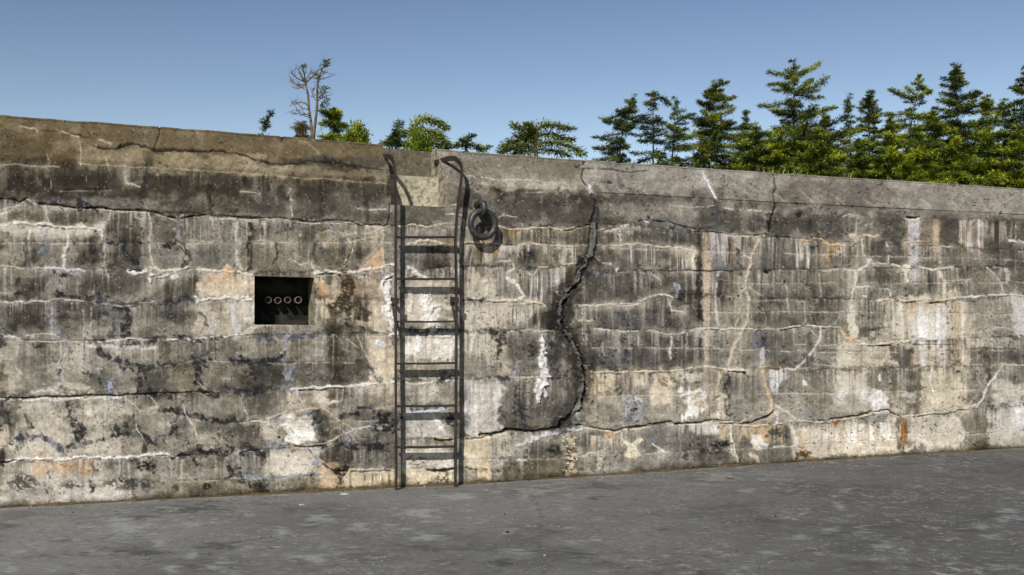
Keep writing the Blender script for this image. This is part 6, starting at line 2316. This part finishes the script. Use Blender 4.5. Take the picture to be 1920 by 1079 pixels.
conifer('tall dark fir cut by the right edge of the picture', 1924, 1926, 128, 335, 62, 41, 33, dens=1.2, gap=.58, tint=.42, mat=FIR_DARK, ragged=.3, extra=[([(1922, 186), (1904, 194), (1890, 200)], .24), ([(1922, 152), (1910, 150)], .2)])
conifer('fir standing further right, outside the densest stand', 1985, 1986, 160, 335, 60, 44, 34, dens=.8, gap=.6, tint=.45)
conifer('slender young fir filling the gap left of the narrow thin fir', 1548, 1546, 214, 330, 40, 48, 35, dens=1.2, gap=.5, tint=.5, ragged=.4)
conifer('short dense fir in front of the yellowish leaning fir', 1672, 1668, 222, 330, 40, 44, 36, dens=1.2, gap=.46, tint=.52, ragged=.4)
conifer('short dense fir below the bushy yellow-green one', 1752, 1750, 208, 330, 42, 44, 37, dens=1.2, gap=.46, tint=.5, ragged=.4)

GB = 'bushes behind the wall'
for i, (x, ty_, hw, d_, tn, lb) in enumerate((
        (1240, 284, 38, 30, .45, 'low dark young fir at the foot of the flat-topped fir'),
        (1318, 262, 56, 31, .42, 'wide young fir below the broad full fir'),
        (1415, 228, 56, 30, .50, 'young fir left of the tallest fir'),
        (1462, 246, 60, 29, .55, 'yellow-green young fir at the foot of the tallest fir'),
        (1535, 234, 60, 30, .55, 'rounded young fir right of the tallest fir'),
        (1608, 260, 50, 29, .48, 'low young fir below the narrow thin fir'),
        (1668, 242, 56, 28, .60, 'bright green young fir below the ragged leaning fir'),
        (1722, 234, 60, 30, .64, 'brightest yellow-green young fir between the leaning and symmetrical firs'),
        (1790, 242, 62, 28, .56, 'broad low fir under the symmetrical dark fir'),
        (1852, 238, 60, 29, .55, 'olive young fir near the right edge of the wall top'),
        (1906, 232, 58, 28, .58, 'young fir at the right edge beneath the tall dark fir'),
        (1965, 234, 64, 29, .55, 'young fir beyond the right edge'))):
    conifer(lb, x, x + (i * 7) % 9 - 4, ty_ + 14, 345, hw * .85, d_ + 8, 160 + i, dens=1.1, gap=.44, tint=tn - .09, ragged=.45, mat=FIR if tn < .5 else BUSH, group='low firs along the wall top', name='young_fir')

# left group over the parapet
bare, _ = limbed('half-dead bare tree with two thin trunks and brown twigs', 'bare_tree', 'tree', 586, [
    ([(586, 262), (583, 235), (579, 205), (577, 180), (573, 155)], .065, .035, .1, 0),
    ([(588, 262), (591, 235), (594, 200), (595, 170), (596, 150)], .065, .03, .1, 0),
    ([(573, 155), (565, 143), (560, 131)], .045, .015, .1, .35),
    ([(573, 155), (556, 146), (546, 137)], .03, .01, .1, .3),
    ([(573, 156), (583, 147), (594, 135), (603, 128)], .035, .012, .1, .3),
    ([(572, 158), (555, 160), (545, 152)], .02, .008, .12, .3),
    ([(573, 160), (560, 166), (547, 163)], .02, .008, .12, .25),
    ([(576, 170), (563, 164), (548, 150)], .02, .008, .1, .2),
    ([(573, 155), (570, 140), (567, 126)], .03, .01, .1, .4),
    ([(574, 152), (580, 140), (588, 136)], .02, .008, .14, .4),
    ([(596, 150), (602, 135), (608, 122), (615, 113)], .035, .01, .1, 0),
    ([(596, 152), (604, 140), (612, 136)], .02, .008, .14, .5),
    ([(595, 165), (600, 150), (611, 147)], .02, .008, .12, .4),
    ([(594, 186), (604, 178), (614, 172)], .02, .008, .14, .35),
    ([(594, 190), (586, 178), (588, 168)], .02, .008, .1, .25),
    ([(593, 192), (604, 183), (613, 180)], .02, .008, .12, .2),
    ([(580, 200), (566, 192), (550, 196)], .025, .008, .13, .5),
    ([(581, 205), (566, 203), (552, 190), (546, 195)], .02, .008, .12, .4),
    ([(582, 215), (566, 214), (548, 212)], .02, .008, .12, .3),
    ([(583, 222), (568, 216), (556, 206)], .018, .006, .1, .2),
    ([(592, 208), (605, 210), (618, 222)], .025, .01, .12, 0),
    ([(584, 240), (566, 238), (546, 240)], .025, .008, .2, .8),
    ([(590, 232), (602, 230), (611, 238)], .02, .008, .1, .3)], 38, 71, DEADLEAF, (.12, .018), M_TWIG, .5)
gl_ = Leaves(72)
for pts, spread, dens in (([(604, 205), (612, 212), (622, 224), (624, 236)], .14, 1.2), ([(618, 222), (624, 212), (628, 204)], .14, 1.2), ([(606, 128), (611, 120), (615, 113)], .16, 1.6),
                          ([(603, 180), (606, 168), (610, 164)], .2, 1.4), ([(567, 128), (570, 123)], .12, 2.0), ([(603, 205), (611, 194), (614, 188)], .14, 1.3), ([(590, 150), (596, 140)], .1, 1.0)):
    gl_.along(smooth_path([at(x, y, 38) for x, y in pts], 4), spread, .14, .017, .018 / dens, .4, 0, 4, .5)
gl_.build('green_sprays', FIR_DARK, bare)
conifer('brown withered young fir left of the bare tree', 566, 563, 234, 262, 30, 37, 73, dens=.9, gap=.3, mat=DEADLEAF, tint=.55, ragged=.5)
conifer('small sparse fir tip alone above the left part of the wall', 491, 505, 215, 252, 15, 40, 74, wind=.1, gap=.5, mat=FIR_DARK, tint=.34, group='trees behind the wall')
conifer('green young fir just right of the bare tree', 626, 627, 206, 264, 32, 36, 75, dens=1.5, gap=.34, tint=.58, mat=BUSH, ragged=.4)
bush('bright green pointed shrub between the young fir and the notch', 664, 224, 268, 42, 33, 76, BUSH, .42, .11, .024, 8000, 1.0)
conifer('low fir top left of the notch behind the wall', 742, 747, 238, 278, 30, 37, 77, dens=1.2, gap=.4, mat=FIR_DARK, tint=.42)
bush('dense yellow-green shrub behind the ladder notch', 786, 242, 282, 42, 33, 78, BUSH, .38, .11, .024, 8000, .9)
limbed('wind-blown shrub with a long branch bent to the right above the notch', 'windswept_fir', 'tree', 780, [
    ([(780, 275), (779, 250), (780, 232)], .07, .03, .18, 1.2),
    ([(780, 240), (788, 226), (800, 225), (818, 228), (830, 235), (837, 242)], .04, .01, .17, 1.6),
    ([(781, 248), (798, 245), (815, 250), (828, 257)], .03, .01, .2, 1.5),
    ([(784, 262), (802, 258), (822, 262), (838, 272)], .03, .01, .24, 1.6),
    ([(780, 255), (768, 248), (758, 252)], .03, .01, .2, 1.3),
    ([(798, 268), (820, 272), (838, 278)], .03, .01, .22, 1.5)], 35, 79, FIR, (.2, .045), M_BARK, .48)
limbed('small fir tips just right of the ladder top', 'fir_tip', 'tree', 874, [
    ([(874, 284), (872, 272), (879, 260), (886, 253)], .05, .01, .12, 1.5),
    ([(873, 275), (862, 272), (850, 276)], .02, .01, .14, 1.4),
    ([(876, 272), (890, 274), (900, 278)], .02, .01, .14, 1.3),
    ([(874, 268), (866, 262)], .02, .01, .1, 1.3)], 36, 80, FIR_DARK, (.18, .04), M_BARK, .4, basey=284)
limbed('tiny fir sprays right of the small fir tips', 'fir_tip', 'tree', 906, [
    ([(906, 288), (908, 280), (918, 275)], .03, .01, .1, 1.3),
    ([(906, 286), (896, 280)], .02, .01, .1, 1.2)], 37, 81, FIR_DARK, (.18, .04), M_BARK, .45, basey=288)
limbed('isolated wind-flattened fir with branches streaming right', 'windswept_fir', 'tree', 1006, [
    ([(1006, 298), (1003, 270), (1000, 245), (996, 234)], .09, .03, .16, 1.0),
    ([(1003, 262), (985, 248), (968, 238), (964, 232)], .04, .012, .22, 1.6),
    ([(1001, 256), (992, 240), (990, 232)], .03, .012, .2, 1.5),
    ([(1002, 248), (1018, 236), (1040, 236), (1058, 240), (1073, 242)], .04, .01, .2, 1.6),
    ([(1003, 258), (1024, 252), (1048, 256), (1062, 263), (1074, 262)], .035, .01, .18, 1.4),
    ([(1004, 270), (1030, 268), (1056, 272), (1078, 280), (1094, 291)], .04, .01, .2, 1.5),
    ([(1005, 280), (1026, 282), (1048, 286), (1066, 294)], .03, .01, .18, 1.2),
    ([(1003, 268), (982, 262), (960, 268), (944, 276)], .04, .012, .26, 2.0),
    ([(1004, 278), (980, 274), (955, 280), (938, 286)], .04, .012, .26, 2.0),
    ([(1004, 286), (985, 284), (965, 288)], .03, .01, .26, 1.8),
    ([(1002, 254), (985, 255), (968, 256)], .03, .01, .22, 1.6)], 38, 82, FIR, (.2, .045), M_BARK, .45, basey=298)

# grass along the top of the wall
gl = Leaves(99)
rg = random.Random(99)
spots = []
for k in range(170):
    px_ = rg.choice([rg.uniform(1210, 1300), rg.uniform(1390, 1480), rg.uniform(1480, 1700), rg.uniform(1700, 1940), rg.uniform(1180, 2000), rg.uniform(700, 1050)])
    spots.append((px_, rg.uniform(.04, .13) * (.6 if px_ < 1150 else 1)))
for px_, h_ in spots:
    o_ = -SETB - rg.uniform(.15, .8)
    s_ = px_to_s(px_, o_)
    for j in range(rg.randint(4, 11)):
        p = wp(s_ + rg.gauss(0, .05), o_ + rg.gauss(0, .04), float(z_top(s_)) - .01)
        d = np.array([rg.gauss(.12, .3), rg.gauss(0, .3), 1.0])
        gl.put(p, d, h_ * rg.uniform(.5, 1.5), .0045, rg.random(), .1)
grass = gl.build('grass', GRASSM, None)
tag(grass, 'grass tufts and dry stalks growing along the top of the wall', 'grass', kind='stuff')

# one yellow flower among them
M_YEL = noise_mat('petals', (.62, .42, .01), (.75, .55, .02), 20, .7)
fp = on_wall(1421, 313, -SETB - .2)
fl_ = empty('dandelion', tuple(wp(px_to_s(1421, -SETB - .2), -SETB - .2, float(z_top(px_to_s(1421))))))
tag(fl_, 'single yellow dandelion growing on top of the wall', 'flower')
mb = MB()
mb.tube([np.array(fl_.location), (np.array(fl_.location) + fp) / 2 + WD * .006, fp], .0035, 6)
mb.build('flower_stem', M_TURF, fl_)
mb = MB()
for k in range(22):
    a = k * 2.4
    r_ = .010 + .012 * (k / 22)
    d = np.array([math.cos(a), math.sin(a) - .4, .9 - k * .04])
    d = d / np.linalg.norm(d)
    sd = np.cross(d, up3)
    mb.quad(fp, fp + d * r_ * .7 + sd * .005, fp + d * r_ * 1.2, fp + d * r_ * .7 - sd * .005)
mb.build('flower_head', M_YEL, fl_)

# spalled flakes lying at the foot of the wall
M_CHIP = noise_mat('spalled_concrete', (.18, .17, .15), (.34, .33, .30), 40, .9)
M_CHIPD = noise_mat('dark_chip', (.05, .048, .042), (.12, .11, .10), 40, .9)
for (x, y, r_, lb, mt) in ((646, 924.5, .045, 'largest pale concrete flake at the wall foot left of the ladder', M_CHIP),
                           (565, 945, .022, 'small pale flake on the ground left of the largest flake', M_CHIP),
                           (1369, 892.5, .018, 'white chip on the sandy patch right of the tall crack', M_CHIP),
                           (1092, 900, .014, 'dark crumb on the ground below the tall crack', M_CHIPD),
                           (552, 1050, .028, 'dark chip low in the foreground left of centre', M_CHIPD),
                           (1409, 948, .016, 'dark chip in the middle of the right-hand ground', M_CHIPD),
                           (1761, 878, .03, 'dark twig-like chip on the far right ground', M_CHIPD)):
    Yg = F * (EYE + .01) / (y - HY)
    p = at(x, y, Yg)
    s_ = (p[0] - WO[0]) * WD[0] + (p[1] - WO[1]) * WD[1]
    p[2] = float(z_gnd(s_)) + .004
    rc_ = random.Random(int(x))
    n = 9
    lo = [p + np.array([math.cos(6.283 * i / n), .6 * math.sin(6.283 * i / n), 0]) * r_ * rc_.uniform(.7, 1.25) - up3 * .006 for i in range(n)]
    hi = [p + (q - p) * rc_.uniform(.55, .8) + up3 * (r_ * rc_.uniform(.10, .22) + .002) for q in lo]
    mb = MB()
    mb.add(lo + hi, [(i, (i + 1) % n, n + (i + 1) % n, n + i) for i in range(n)] + [tuple(range(n, 2 * n))])
    ch = mb.build('concrete_chip', mt)
    tag(ch, lb, 'chip', 'flakes and chips on the ground')
